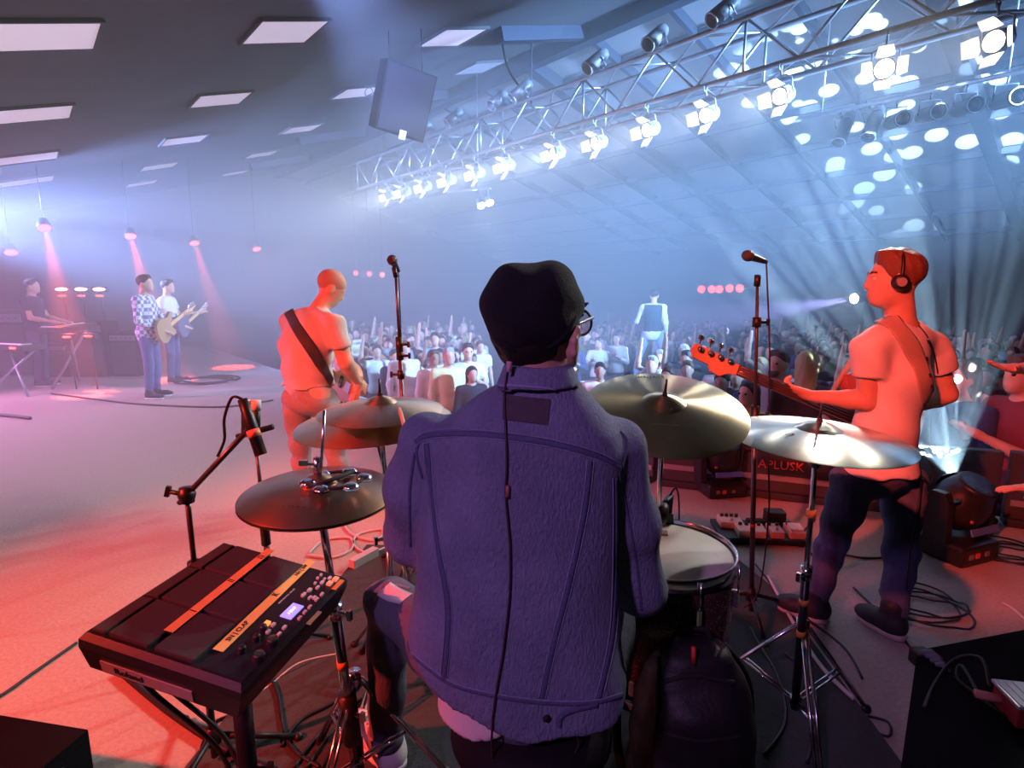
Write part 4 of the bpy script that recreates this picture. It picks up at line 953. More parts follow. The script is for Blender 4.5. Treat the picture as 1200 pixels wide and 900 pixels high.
def hand_mesh(wr, d, n, k=1., curl=.5, spread=.12, side=1, thumb=.7):
    """hand from wrist wr along d, palm facing n; side=+1 puts the thumb on d x n"""
    d = V(d).normalized(); n = V(n); n = (n - d*n.dot(d)).normalized(); x = d.cross(n)*side
    B = Blob(); q = lambda a, b, z: V(wr) + (x*a + d*b + n*z)*k; M = np.array(Matrix((x, d, n)).transposed())
    B.cap(q(0, -.03, 0), q(0, .02, 0), .025*k, .025*k, .02); B.ell(q(.0, .05, 0), np.array((.042, .052, .017))*k, M, .015*k)
    for i, (a, L) in enumerate(((.03, .068), (.01, .076), (-.011, .071), (-.031, .055))):
        p = q(a*.95, .085, 0); ang = 0; dr = (d + x*(a*spread*14)).normalized()
        for j, (fr, rr) in enumerate(((.45, .0088), (.32, .008), (.25, .0072))):
            ang += curl*(.6 if j == 0 else .95); dd = dr*math.cos(ang) + n*math.sin(ang); p2 = p + dd*(L*fr*k)
            B.cap(p, p2, rr*k, rr*.93*k, .004*k); p = p2
    p = q(.028, .02, .006); a1 = (x*math.sin(thumb) + d*math.cos(thumb) + n*.25).normalized(); p1 = p + a1*(.045*k); a2 = (a1 + d*.35 + n*curl*.5).normalized(); p2 = p1 + a2*(.03*k); p3 = p2 + (a2 + n*curl*.4).normalized()*(.025*k)
    B.cap(p, p1, .016*k, .011*k, .012*k); B.cap(p1, p2, .0105*k, .0095*k, .004*k); B.cap(p2, p3, .0095*k, .008*k, .004*k)
    return B.mesh(.0045*k, 'hand')
def torso(B, J, e, fat, M, k, shoulders=True):
    ax = (J['neck']-J['pelvis']); mid = J['pelvis'].lerp(J['chest'], .5)
    B.ell(J['pelvis'], np.array((.155*fat+e, .115*fat+e, .13))*k, M, .06*k); B.ell(mid, np.array((.142*fat+e, .105*fat+e, .17))*k, M, .06*k)
    B.ell(J['chest'], np.array((.160*fat+e, .112*fat+e, .18))*k, M, .06*k); B.ell(J['chest'].lerp(J['neck'], .55), np.array((.165+e, .088+e, .10))*k, M, .06*k)
    for s in 'LR': B.cap(J['neck'].lerp(J['sh'+s], .3)-V((0, 0, .022*k)), J['sh'+s]-V((0, 0, .012*k)), (.048+e*.7)*k, (.048+e*.7)*k, .05*k)
def folds(amp, fr=38, seed=0, axis=(.5, .3, 1)):
    a = np.array(axis); b = np.array((1, -.6, .35)); s = seed
    return lambda P: amp*(np.sin((P @ a)*fr + 2.2*np.sin((P @ b)*fr*.37+s) + s)*.6 + np.sin((P @ b)*fr*.8 + 1.7*np.sin((P @ a)*fr*.3+s*2))*.4)
def person(label, J, skin, cat='person', fat=1., shirt=None, sleeve=.5, hem=None, pants=None, shoes=None, hair=None, hairstyle='short', vox=.012, hands=True, fold=.003, neckline=True, group=None, arm_r=1., cloth_vox=None, shoe_sole=None, bald=False, name='person', inset=0.):
    k = J['k']; r, f, u, M = basis(J['f']); base = V((J['pelvis'].x, J['pelvis'].y, min(J['anL'].z, J['anR'].z)-.085*k))
    t = thing(name, label, cat, base, group); cv = cloth_vox or vox
    B = Blob(); torso(B, J, -.004-inset, fat, M, k); add_head(B, J['head'], J['headf'], J['headu'], k); B.cap(J['neck']-V((0, 0, .03*k)), J['head']-V((0, 0, .05*k))-V(J['headf'])*.02*k, .060*k, .052*k, .03*k)
    hm = []
    for s in 'LR':
        B.cap(J['sh'+s], J['el'+s], .047*k*arm_r, .039*k*arm_r, .03*k); B.cap(J['el'+s], J['el'+s].lerp(J['wr'+s], .3), .039*k*arm_r, .04*k*arm_r, .02*k); B.cap(J['el'+s].lerp(J['wr'+s], .3), J['wr'+s], .04*k*arm_r, .026*k, .02*k)
        B.cap(J['hip'+s], J['kn'+s], .078*k, .05*k, .04*k); B.cap(J['kn'+s], J['an'+s], .05*k, .036*k, .03*k); B.cap(J['an'+s], J['toe'+s], .036*k, .025*k, .02*k)
        h = J.get('hd'+s)
        if h is None: fd = (J['wr'+s]-J['el'+s]).normalized(); h = (fd, f*.2 + (r if s == 'L' else -r), .35)
        if hands: hm.append(hand_mesh(J['wr'+s], h[0], h[1], k, h[2], side=(1 if s == 'L' else -1) * (h[3] if len(h) > 3 else 1)))
        else: B.cap(J['wr'+s], J['wr'+s]+V(h[0])*.14*k, .03*k, .024*k, .02*k)
    me = B.mesh(vox, 'body')
    if hm: me = join_meshes([me]+hm, 'body')
    body = link('body', me, skin, t, smooth=True)
    out = dict(root=t, body=body)
    if shirt:
        B = Blob(); torso(B, J, .014, fat, M, k); hz_ = hem if hem is not None else J['pelvis'].z-.08*k
        B.ell(J['pelvis']-V((0, 0, .06*k)), np.array((.165*fat+.012, .125*fat+.012, .16))*k, M, .06*k)
        for s in 'LR':
            a, b = J['sh'+s], J['el'+s]; d = (b-a); L = d.length; A = np.array(frame(d))
            if sleeve <= 1: B.cap(a-V((0, 0, .008*k)), a+d*.3, .054*k, .058*k, .06*k); B.loft([(L*.2, 0, 0, .060*k, .06*k), (L*min(sleeve, .98), 0, 0, .061*k*max(1, arm_r*.95), .064*k*max(1, arm_r*.95))], .03*k, A, a)
            else:
                B.cap(a, b, .060*k, .052*k, .04*k); d2 = J['wr'+s]-b; L2 = d2.length; A2 = np.array(frame(d2)); B.loft([(-.01, 0, 0, .054*k, .054*k), (L2*(sleeve-1), 0, 0, .042*k, .042*k)], .03*k, A2, b)
        B.cut(lambda P, z=hz_: z - P[..., 2]); nk = np.array(J['neck']); up = np.array((J['neck']-J['chest']).normalized())
        B.cut(lambda P: (P-nk) @ up - .012*k)
        if fold: B.disp(folds(fold, 34, len(label) % 7))
        out['shirt'] = link('shirt', B.mesh(cv, 'shirt'), shirt, t)
    if pants:
        B = Blob(); B.ell(J['pelvis']-V((0, 0, .02)), np.array((.155*fat+.008, .118*fat+.008, .12))*k, M, .05*k)
        for s in 'LR':
            B.cap(J['hip'+s], J['kn'+s], .092*k, .064*k, .04*k); d = J['an'+s]-J['kn'+s]; L = d.length; A = np.array(frame(d)); B.loft([(-.01, 0, 0, .064*k, .064*k), (L*.35, 0, 0, .062*k, .062*k), (L*.98, 0, 0, .05*k, .05*k)], .03*k, A, J['kn'+s])
        B.cut(lambda P: P[..., 2]-(J['pelvis'].z+.07*k))
        if fold: B.disp(folds(fold*1.1, 42, 3, (.3, .2, 1)))
        out['pants'] = link('jeans', B.mesh(cv, 'pants'), pants, t)
    if shoes:
        for s in 'LR':
            a, b = J['an'+s], J['toe'+s]; d = V((b.x-a.x, b.y-a.y, 0)).normalized(); hl = a - d*.045*k; zf = base.z
            B = Blob(); B.ell(V((hl.x, hl.y, zf+.055*k))+d*.03*k, np.array((.042, .055, .05))*k, basis(d)[3], .03*k); B.ell(V((b.x, b.y, zf+.04*k))-d*.03*k, np.array((.045, .07, .04))*k, basis(d)[3], .04*k); B.cap(a, a+V((0, 0, .05*k)), .05*k, .05*k, .03*k); B.cap(V((hl.x, hl.y, zf+.05*k))+d*.05*k, V((b.x, b.y, zf+.04*k))-d*.05*k, .05*k, .044*k, .03*k)
            B.cut(lambda P, z=zf: (z+.022*k) - P[..., 2])
            so = link('shoe', B.mesh(vox*.8, 'shoe'), shoes, t)
            sb = Blob().loft([(zf+.002, 0, 0, .047*k, .14*k), (zf+.026*k, 0, 0, .049*k, .142*k)], 0, None, V((0, 0, 0)))
            c = (hl+V((b.x, b.y, 0)))*.5; A = basis(d)[3]
            hl2 = ((b-a).xy.length + .045*k + .045*k)/2; sb = Blob().loft([(.002, 0, 0, .046*k, hl2), (.026*k, 0, 0, .049*k, hl2+.004)], 0, A, V((c.x, c.y, zf)), 2.6)
            link('sole', sb.mesh(vox*.7, 'sole'), shoe_sole or M_white, so)
    if hair:
        c = J['head']; rr, hf, hu, HM = basis(J['headf'], J['headu']); hc_, hfn, hun = np.array(c), np.array(hf), np.array(hu); B = Blob()
        B.ell(c + hu*.036*k - hf*.013*k, np.array((.0815, .1005, .090))*k, HM, 0)
        if hairstyle == 'short':
            B.ell(c + hu*.098*k + hf*.035*k, np.array((.055, .05, .026))*k, HM, .03*k)
            B.cut(lambda P: .78*((P-hc_) @ hfn) - ((P-hc_) @ hun) - .018*k + np.maximum(((P-hc_) @ hfn)-.02*k, 0)*.6)
            B.cut(lambda P: ((P-hc_) @ hfn) - .07*k); B.disp(folds(.004*k, 150, 1, (.9, .4, .3)))
        elif hairstyle == 'buzz':
            B = Blob().ell(c + hu*.031*k - hf*.013*k, np.array((.079, .097, .087))*k, HM, 0); B.cut(lambda P: .7*((P-hc_) @ hfn) - ((P-hc_) @ hun) - .02*k)
        elif hairstyle == 'long':
            B.cap(c - hf*.05*k, c - hf*.07*k - hu*.24*k, .085*k, .08*k, .04*k); B.cut(lambda P: ((P-hc_) @ hfn) - .03*k - .5*((P-hc_) @ hun))
            B.disp(folds(.003*k, 120, 2, (1, .3, .1)))
        out['hair'] = link('hair', B.mesh(min(vox, .009), 'hair'), hair, t)
    return out
def denim(name, rgb):
    m = mat(name, rgb, .88, var=.4, scale=170, bump=.8, stretch=(1, 1, .4)); nt = m.node_tree; b = nt.nodes['Principled BSDF']; L = nt.links.new
    src = b.inputs['Base Color'].links[0].from_socket; tc = nt.nodes.new('ShaderNodeTexCoord'); n = nt.nodes.new('ShaderNodeTexNoise'); n.inputs['Scale'].default_value = 7; n.inputs['Detail'].default_value = 4
    mr = nt.nodes.new('ShaderNodeMapRange'); mr.inputs[1].default_value = .42; mr.inputs[2].default_value = .72; mr.inputs[4].default_value = .4
    mx = nt.nodes.new('ShaderNodeMix'); mx.data_type = 'RGBA'; mx.inputs[7].default_value = (*[min(1, c*1.7+.03) for c in rgb], 1)
    L(tc.outputs['Object'], n.inputs['Vector']); L(n.outputs[0], mr.inputs[0]); L(mr.outputs[0], mx.inputs[0]); L(src, mx.inputs[6]); L(mx.outputs[2], b.inputs['Base Color'])
    return m
M_skin = mat('skin', (.62, .36, .26), .5, var=.12, scale=25, bump=.1); M_skin2 = mat('skin_dark', (.34, .19, .13), .5, var=.12, scale=25)
M_denim = denim('denim_jacket', (.20, .22, .36))
M_jean = mat('jean_blue', (.07, .09, .18), .85, var=.4, scale=60, bump=.4, stretch=(1, 1, .3))
M_jeanl = mat('jean_faded', (.30, .29, .42), .85, var=.35, scale=60, bump=.4, stretch=(1, 1, .3))
M_dhair = mat('hair_dark', (.012, .009, .008), .55, var=.4, scale=80, bump=.6)

# --- the drummer in the denim jacket -------------------------------------------------
HF = V((.55, .83, .04)).normalized()
hd = pix(629, 388, 1.13); nk = pix(632, 452, 1.10)
J = joints((.03, 1.08, 0), (.12, 1), 1.80, head=hd, headf=HF, neck=nk, chest=pix(618, 585, 1.12), pelvis=pix(618, 790, 1.08),
           shL=pix(505, 520, 1.12), elL=pix(480, 632, 1.15), wrL=pix(500, 610, 1.42), shR=pix(722, 522, 1.13), elR=pix(748, 690, 1.18), wrR=pix(725, 660, 1.46),
           hipL=pix(565, 800, 1.14), knL=pix(456, 702, 1.5), anL=pix(452, 868, 1.59), hipR=pix(680, 800, 1.14), knR=pix(735, 700, 1.48), anR=pix(715, 820, 1.75))
J['toeL'] = pixz(412, 848, .06); J['toeR'] = J['anR']+V((.03, .17, -.06))
J['hdL'] = ((J['wrL']-J['elL']).normalized(), V((.3, 0, -1)), 1.0); J['hdR'] = ((J['wrR']-J['elR']).normalized(), V((-.3, 0, -1)), 1.0)
M_jeand = mat('drummer_jeans', (.10, .11, .17), .85, var=.35, scale=60, bump=.4, stretch=(1, 1, .3))
dr = person('seated drummer seen from behind in denim jacket, black beanie and glasses', J, M_skin, pants=M_jeand, hair=M_dhair, hairstyle='long', vox=.009, cloth_vox=.009, fold=.004, inset=.022)
root = dr['root']
r_, f_, u_, HM = basis(HF)
eb = Blob().ell(hd + r_*.084 - f_*.006 - u_*.026, (.010, .022, .034), HM, 0).ell(hd + r_*.078 + f_*.004 - u_*.058, (.010, .011, .012), HM, .01)
eb.chain([hd + r_*.088 + f_*.012 - u_*.004, hd + r_*.094 - f_*.008 + u_*.008, hd + r_*.098 - f_*.026 - u_*.012, hd + r_*.096 - f_*.024 - u_*.036, hd + r_*.086 - f_*.008 - u_*.056], [.006, .007, .0075, .007, .007], .006)
link('ear', eb.mesh(.004, 'ear'), M_skin, root)
# short nape hair instead of the long one
bpy.data.objects.remove(dr['hair']); r_, f_, u_, HM = basis(HF)
hc_, hfn, hun = np.array(hd), np.array(f_), np.array(u_)
B = Blob().ell(hd - f_*.014 + u_*.012, (.079, .100, .098), HM, 0).cut(lambda P: ((P-hc_) @ hfn) + .022 - .3*((P-hc_) @ hun)).cut(lambda P: -.082 - ((P-hc_) @ hun))
B.cap(hd + f_*.07 + r_*.066 + u_*.04, hd + f_*.088 + r_*.07 + u_*.052, .006, .003, .004).cap(hd + f_*.066 + r_*.068 + u_*.03, hd + f_*.09 + r_*.072 + u_*.036, .005, .003, .004)
B.disp(folds(.003, 140, 2, (.3, .3, 1))); link('hair', B.mesh(.006, 'hair'), M_dhair, root)
# beanie
B = Blob().ell(hd + u_*.035 - f_*.01, (.096, .112, .098), HM, .02).ell(pix(603, 347, 1.10), (.055, .07, .05), None, .04).ell(pix(640, 335, 1.13), (.062, .075, .046), None, .03).ell(pix(612, 376, 1.08), (.062, .06, .06), None, .03)
B.cut(lambda P: .004 - ((P-hc_) @ hun) + .5*((P-hc_) @ hfn))
B.disp(lambda P: .003*np.sin(P[..., 0]*60+8*P[..., 2]+1.3*np.sin(P[..., 2]*50)) + .0028*np.sin(P[..., 2]*70+P[..., 0]*30))
bn = link('beanie', B.mesh(.006, 'beanie'), mat('knit_black', (.007, .011, .014), .95, var=.5, scale=220, bump=.7), root)
S = Surf(bn)
try:
    b_ = Surf(bn).ribbon([(582, 400), (598, 410), (620, 413), (645, 407), (664, 392), (676, 372)], .014, .008, off=-.001); b_.build('brim_edge', mat('knit_black'), bn)
except Exception as ex: print('brim', ex)
# glasses
gl = thing('x', '', ''); bpy.data.objects.remove(gl)
M_gl = mat('tortoise_frame', (.05, .012, .01), .3, coat=.5)
q = lambda a, b, z: hd + r_*a + f_*b + u_*z
g = MB().tube([q(.083, -.01, .008), q(.082, .03, .016), q(.069, .118, .02)], [.0025, .003, .0035], 6).tube([q(-.083, -.01, .008), q(-.082, .03, .016), q(-.069, .118, .02)], [.0025, .003, .0035], 6)
for s in (-1, 1): g.torus(q(s*.038, .122, .008), .0275, .003, f_ + r_*s*.12, 24, 6)
g.tube([q(-.011, .124, .012), q(0, .13, .016), q(.011, .124, .012)], .0025, 6)
go_ = g.build('glasses', M_gl, root, 'dark-framed glasses')
for s in (-1, 1): MB().lathe([(0, 0), (.026, 0)], q(s*.038, .122, .008), f_ + r_*s*.12, 20).build('lens', mat('clear_lens', (.8, .9, 1), .05, alpha=.18), go_)
for s in (-1, 1): MB().ball(q(s*.034, .078, .006), .0125, 10).build('eye', mat('eye_white', (.7, .68, .65), .3), root)
# jacket
rows = [(446, 588, 678), (462, 562, 692), (480, 540, 708), (500, 516, 724), (522, 503, 733), (560, 500, 724), (600, 496, 722), (640, 492, 721), (690, 486, 723), (735, 476, 727), (770, 474, 730), (800, 484, 731), (830, 500, 731), (870, 512, 729)]
rg = []
for (py, xl, xr) in rows:
    yc = float(np.interp(py, [446, 600, 870], [1.11, 1.10, 1.06])); a, b = pix(xl, py, yc), pix(xr, py, yc); ry = float(np.interp(py, [446, 500, 640, 870], [.075, .115, .135, .14]))
    rg.append((a.z, (a.x+b.x)/2, yc, (b.x-a.x)/2, ry))
B = Blob().loft(rg, 0, pw=2.4)
for s, path, rr in (('L', [pix(503, 520, 1.12), pix(487, 575, 1.13), J['elL']], [.062, .060, .056]), ('R', [pix(722, 524, 1.13), pix(735, 610, 1.15), J['elR']], [.063, .062, .058])):
    B.chain(path, rr, .03); d = (J['wr'+s]-J['el'+s]); B.loft([(-.0, 0, 0, .054, .056), (d.length*.5, 0, 0, .05, .05), (d.length*.97, 0, 0, .042, .042)], .03, np.array(frame(d)), J['el'+s])
hx = [(455, 752), (470, 768), (500, 800), (530, 824), (570, 840), (620, 850), (680, 856), (722, 848), (740, 830)]
hp = [pix(a, b, .97) for a, b in hx]; hX = np.array([p.x for p in hp]); hZ = np.array([p.z for p in hp])
B.cut(lambda P: np.where(P[..., 1] < 1.3, np.interp(P[..., 0], hX, hZ) - P[..., 2], -1))
B.disp(folds(.005, 24, 1, (.7, .4, .5))); B.disp(lambda P: .006*np.sin(P[..., 0]*34+4*np.sin(P[..., 2]*7)+2)*np.clip((1.15-P[..., 2])*2.2, 0, 1))
B.disp(lambda P: .003*np.sin(P[..., 2]*38+P[..., 0]*30+2*np.sin(P[..., 1]*20))*np.clip(np.abs(P[..., 0]-.03)*7-1.0, 0, 1))
jk = link('jacket', B.mesh(.0075, 'jacket'), M_denim, root, 'faded blue denim jacket')
S = Surf(jk)
M_stitch = mat('denim_seam', (.10, .11, .22), .85, var=.4, scale=150, bump=.5); M_thread = mat('denim_light', (.25, .27, .44), .85)
for pts in ([(487, 519), (505, 510), (560, 509), (640, 519), (700, 535), (727, 549)], [(598, 640), (600, 640)]):
    if len(pts) > 2: S.ribbon(pts, .012, .005, 14, .0005).build('yoke_seam', M_stitch, jk)
for off in (-5, 4): S.ribbon([(487, 519+off), (505, 510+off), (560, 509+off), (640, 519+off), (700, 535+off), (727, 549+off)], .0025, .0025, 14, .001).build('stitch_line', M_thread, jk)
for pts in ([(500, 520), (506, 580), (513, 640), (524, 700), (525, 740), (520, 796)], [(692, 540), (685, 600), (668, 680), (650, 750), (635, 818)], [(722, 560), (722, 640), (718, 740), (702, 818)]):
    S.ribbon(pts, .011, .0045, 14, .0005).build('panel_seam', M_stitch, jk)
    for off in (-4, 4): S.ribbon([(a+off, b) for a, b in pts], .0022, .0022, 14, .001).build('stitch_line', M_thread, jk)
for pts in ([(722, 535), (735, 600), (746, 660), (752, 715)], [(486, 530), (480, 580), (481, 640)], [(727, 505), (735, 520), (727, 560)], [(497, 508), (488, 530), (495, 560)]):
    S.ribbon(pts, .006, .0035, 12, .0005).build('sleeve_seam', M_stitch, jk)
S.ribbon([(470, 754), (500, 782), (540, 806), (620, 822), (690, 824), (729, 815)], .009, .005, 16, .0005).build('waistband_seam', M_stitch, jk)
S.ribbon([(470, 752), (500, 779), (540, 803), (620, 819), (690, 821), (729, 812)], .0025, .0025, 16, .001).build('stitch_line', M_thread, jk)
S.ribbon([(655, 852), (657, 840), (672, 832), (700, 826)], .012, .006, 12, .001).build('side_tab', M_stitch, jk)
p, n = S.at(640, 841, .002); MB().lathe([(0, .004), (.006, .004), (.0075, 0)], p, n, 14).build('button', M_blackm, jk)
P = [S.at(*c, .0015) for c in ((590, 463), (645, 468), (642, 498), (589, 492))]
g_ = MB(); nx, ny = 10, 6; pts = []
for j in range(ny+1):
    for i in range(nx+1):
        a = i/nx; b = j/ny; X = (1-b)*((1-a)*590+a*645)+b*((1-a)*589+a*642); Y = (1-b)*((1-a)*463+a*468)+b*((1-a)*492+a*498); pts.append(S.at(X, Y, .0025)[0])
g_.add(pts, [(j*(nx+1)+i, j*(nx+1)+i+1, (j+1)*(nx+1)+i+1, (j+1)*(nx+1)+i)[::-1] for j in range(ny) for i in range(nx)], True)
g_.build('label_patch', mat('leather_patch', (.07, .055, .07), .8, var=.4, scale=60, bump=.4), jk, 'dark leather patch below the collar')
# collar: folded band round the neck
c0, c1 = pix(630, 470, 1.09), pix(631, 428, 1.09)
B = Blob().loft([(c0.z, c0.x, 1.085, .098, .085), ((c0.z+c1.z)/2, c0.x, 1.09, .083, .075), (c1.z, c1.x, 1.10, .068, .066)], 0, pw=2.2)
B.cut(lambda P: .052 - np.sqrt(((P[..., 0]-c1.x)/1.0)**2 + (P[..., 1]-1.10)**2)*1.0 + np.maximum(c1.z-.03-P[..., 2], 0)*3)
B.disp(folds(.0015, 60, 2)); col_ = link('collar', B.mesh(.006, 'collar'), M_denim, root)
S2 = Surf(col_); S2.ribbon([(575, 452), (600, 452), (640, 455), (685, 463)], .005, .003, 12, .0005).build('collar_seam', M_thread, col_)
# hanging in-ear cable down the back
def back_pt(a, b):
    h = S.at(a, b, .004) or None
    h2 = S2.at(a, b, .004)
    if h2 and (h is None or (h2[0]-CAM).length < (h[0]-CAM).length): h = h2
    return h[0] if h else pix(a, b, .93)
cp = smooth_path([V((a, b, 0)) for a, b in [(597, 432), (592, 470), (594, 540), (593, 580), (598, 640), (597, 700), (590, 760), (583, 800), (578, 840)]], 8)
pts = [back_pt(p.x, p.y) for p in cp] + [pix(576, 870, .93), pix(577, 890, .94), pix(578, 910, .94)]
MB().tube(pts, .0022, 6).build('earpiece_cable', mat('cable_brown', (.05, .02, .03), .6), root)
MB().tube([back_pt(595, 568), back_pt(595, 582)], .0045, 8).build('cable_slider', mat('slider', (.35, .12, .1), .4), root)
MB().tube([pix(597, 424, 1.035), pix(596, 436, 1.03)], [.006, .004], 8).build('collar_loop', mat('loop_pink', (.6, .35, .4), .7), root)
MB().tube(smooth_path([pix(672, 856, .95), pix(678, 872, .95), pix(668, 890, .95), pix(650, 905, .96)]), .0018, 6).build('loose_thread', mat('cable_brown'), root)
# white t-shirt hem
B = Blob().loft([(.672, J['pelvis'].x-.03, 1.08, .165, .125), (.78, J['pelvis'].x-.02, 1.08, .17, .125)], 0); B.cut(lambda P: .66+.42*np.maximum(P[..., 0]+.09, 0)-P[..., 2])
link('tee_hem', B.mesh(.009, 'tee'), mat('tee_white', (.7, .66, .7), .85), root)
# knee tear, rolled cuff and trainer
S3 = Surf(dr['pants'])
for pts, w_, nm, m_ in (([(450, 690), (462, 697), (476, 702)], .05, 'knee_tear', mat('knee_skin', (.62, .6, .62), .8, var=.2, scale=60)), ([(440, 704), (448, 690), (465, 686), (480, 690)], .012, 'frayed_edge', mat('fray', (.24, .25, .34), .9, bump=.9, scale=200))):
    try: S3.ribbon(pts, w_, .004, 8, .001).build(nm, m_, dr['pants'])
    except Exception as ex: print(nm, ex)
a = J['anL']; d = (J['knL']-a).normalized()
MB().lathe([(.05, -.025), (.058, -.022), (.059, .02), (.05, .024)], a + d*.03, d, 24).build('rolled_cuff', mat('cuff', (.20, .21, .32), .85, bump=.3, scale=80), dr['pants'])
hl = pixz(468, 892, .06); to = pixz(415, 842, .08); d = (to-hl).normalized(); A = basis(V((d.x, d.y, 0)))[3]; L = (to-hl).length
B = Blob().ell(hl + d*.05, (.045, .06, .055), A, .03).ell(to - d*.05, (.052, .085, .045), A, .04).cap(hl+d*.05, hl+d*.06+V((0, 0, .06)), .05, .05, .03).ell((hl+to)/2+V((0, 0, .02)), (.045, .09, .05), A, .03)
B.cut(lambda P: .03-P[..., 2])
sh = link('shoe', B.mesh(.007, 'shoe'), mat('trainer_pale', (.74, .71, .69), .6, bump=.1, scale=60), root, 'pale trainer')
so = Blob().loft([(.012, 0, 0, .05, L*.56), (.034, 0, 0, .053, L*.57)], 0, A, V(((hl.x+to.x)/2, (hl.y+to.y)/2, .02)), 2.6); link('sole', so.mesh(.008, 'sole'), M_white, sh)
S4 = Surf(sh)
for k in range(5):
    a = V((to.x, to.y, 0)).lerp(V((hl.x, hl.y, 0)), .25+.1*k); s = V((-d.y, d.x, 0)).normalized()*.025
    P0, P1 = [S4.t.ray_cast(a+s*q_+V((0, 0, .5)), V((0, 0, -1)))[0] for q_ in (-1, 1)]
    if P0 and P1: MB().tube([P0+V((0, 0, .003)), (P0+P1)/2+V((0, 0, .012)), P1+V((0, 0, .003))], .0035, 6).build('lace', M_white, sh)
# drumstick in his left hand
a, b = pix(468, 478, 1.62), pix(482, 530, 1.35)
solo('drumstick', MB().tube([a, a.lerp(b, .04), a.lerp(b, .1), a+(b-a)*1.25], [.003, .0045, .0055, .007], 10), mat('stick_wood', (.72, .45, .3), .5), 'wooden drumstick tip raised before the red-lit crash', 'drumstick')

# --- bass player with headphones ------------------------------------------------------
fb = V((-.55, .84, 0)).normalized(); HB = V((-.93, .36, -.04)).normalized()
M_tee = mat('tee_white_cotton', (.78, .74, .72), .85, var=.06, scale=40, bump=.1)
J = joints((1.57, 2.36, 0), fb, 1.78, head=pix(1048, 327, 2.40), headf=HB, neck=pix(1056, 372, 2.42), chest=pix(1048, 445, 2.40), pelvis=pix(1030, 545, 2.38),
           shL=pix(1018, 405, 2.32), elL=pix(1016, 470, 2.34), wrL=pix(950, 464, 2.49), shR=pix(1092, 404, 2.50), elR=pix(1110, 462, 2.52), wrR=pix(1070, 478, 2.66),
           hipL=pix(1000, 565, 2.36), knL=pix(974, 640, 2.42), anL=pix(962, 705, 2.42), hipR=pix(1058, 565, 2.42), knR=pix(1056, 650, 2.36), anR=pix(1042, 732, 2.29))
J['anL'].z = .09; J['anR'].z = .09; J['anL'] = V((1.45, 2.44, .09)); J['anR'] = V((1.735, 2.32, .09))
J['toeL'] = J['anL'] + V((-.11, .08, -.05)); J['toeR'] = J['anR'] + V((-.05, .12, -.05))
neckd = (pix(925, 458, 2.52)-pix(812, 412, 2.44)).normalized()
J['hdL'] = (V((-.8, .45, .28)), V((.2, .5, .9)), .85); J['hdR'] = (V((-.7, .3, -.4)), V((-.3, -.8, 0)), .7)
ba = person('bass player from behind in white T-shirt, jeans and headphones', J, M_skin, shirt=M_tee, sleeve=.52, hem=pix(1030, 552, 2.36).z, pants=M_jean, shoes=mat('shoe_black', (.02, .02, .025), .6), shoe_sole=mat('sole_pale', (.52, .46, .42), .6), hair=mat('hair_auburn', (.16, .06, .03), .5, var=.4, scale=90, bump=.6), vox=.010, cloth_vox=.010, fold=.007)
root = ba['root']; hd = J['head']; r_, f_, u_, HM = basis(HB); q = lambda a, b, z: hd + r_*a + f_*b + u_*z
hp_ = [q(.09*math.sin(a), -.005-.01*abs(math.cos(a)), -.012+.135*max(math.cos(a), 0)**.8) for a in np.linspace(-math.pi/2, math.pi/2, 17)]
hb = MB().tube(hp_, .007, 8).build('headphones', M_black, root, 'black over-ear headphones')
for s in (-1, 1):
    c = q(s*.083, -.004, -.014); MB().lathe([(0, .022), (.022, .022), (.03, .015), (.033, 0), (.033, -.012), (0, -.012)], c, r_*s, 20).build('ear_cup', M_black, hb); MB().lathe([(0, .024), (.018, .0235)], c, r_*s, 16).build('ear_cap', mat('cap_silver', (.5, .49, .48), .3, .5), hb)
    MB().ball(q(s*.033, .0735, .006), .0125, 10).build('eye', mat('eye_white'), root); MB().tube([q(s*.018, .092, .028), q(s*.034, .09, .034), q(s*.05, .075, .03)], .004, 6).build('eyebrow', mat('hair_auburn'), root)
S = Surf(ba['shirt'])
st, sn = S.line([(1026, 366), (1052, 385), (1074, 420), (1086, 460), (1092, 500)], 12, .004)
sp_ = MB().tube(st, .045, 10, flat=(sn, .09)).build('guitar_strap', mat('strap_leather', (.48, .36, .28), .7, bump=.2, scale=60), root, 'wide leather guitar strap')
for (a, b) in ((1084, 421), (1088, 440), (1090, 452), (1086, 400)):
    h = S.at(a-1, b, .010)
    if h: MB().box(h[0], (.014, .016, .006), frame(h[1]) @ rotm(0, 0, .3), .002).build('strap_stud', M_black, sp_)
S.ribbon([(1066, 372), (1086, 395), (1098, 430), (1100, 480), (1092, 540)], .006, .005, 12, .003).build('earphone_cable', M_cable, root)
pk = S.at(1086, 548, .012)
MB().tube(smooth_path([pix(1088, 540, 2.32), pix(1094, 552, 2.31), pix(1090, 566, 2.31), pix(1080, 560, 2.31), pix(1078, 585, 2.31), pix(1068, 640, 2.27), pix(1062, 690, 2.24)]), .004, 6).build('instrument_cable', M_cable, root)
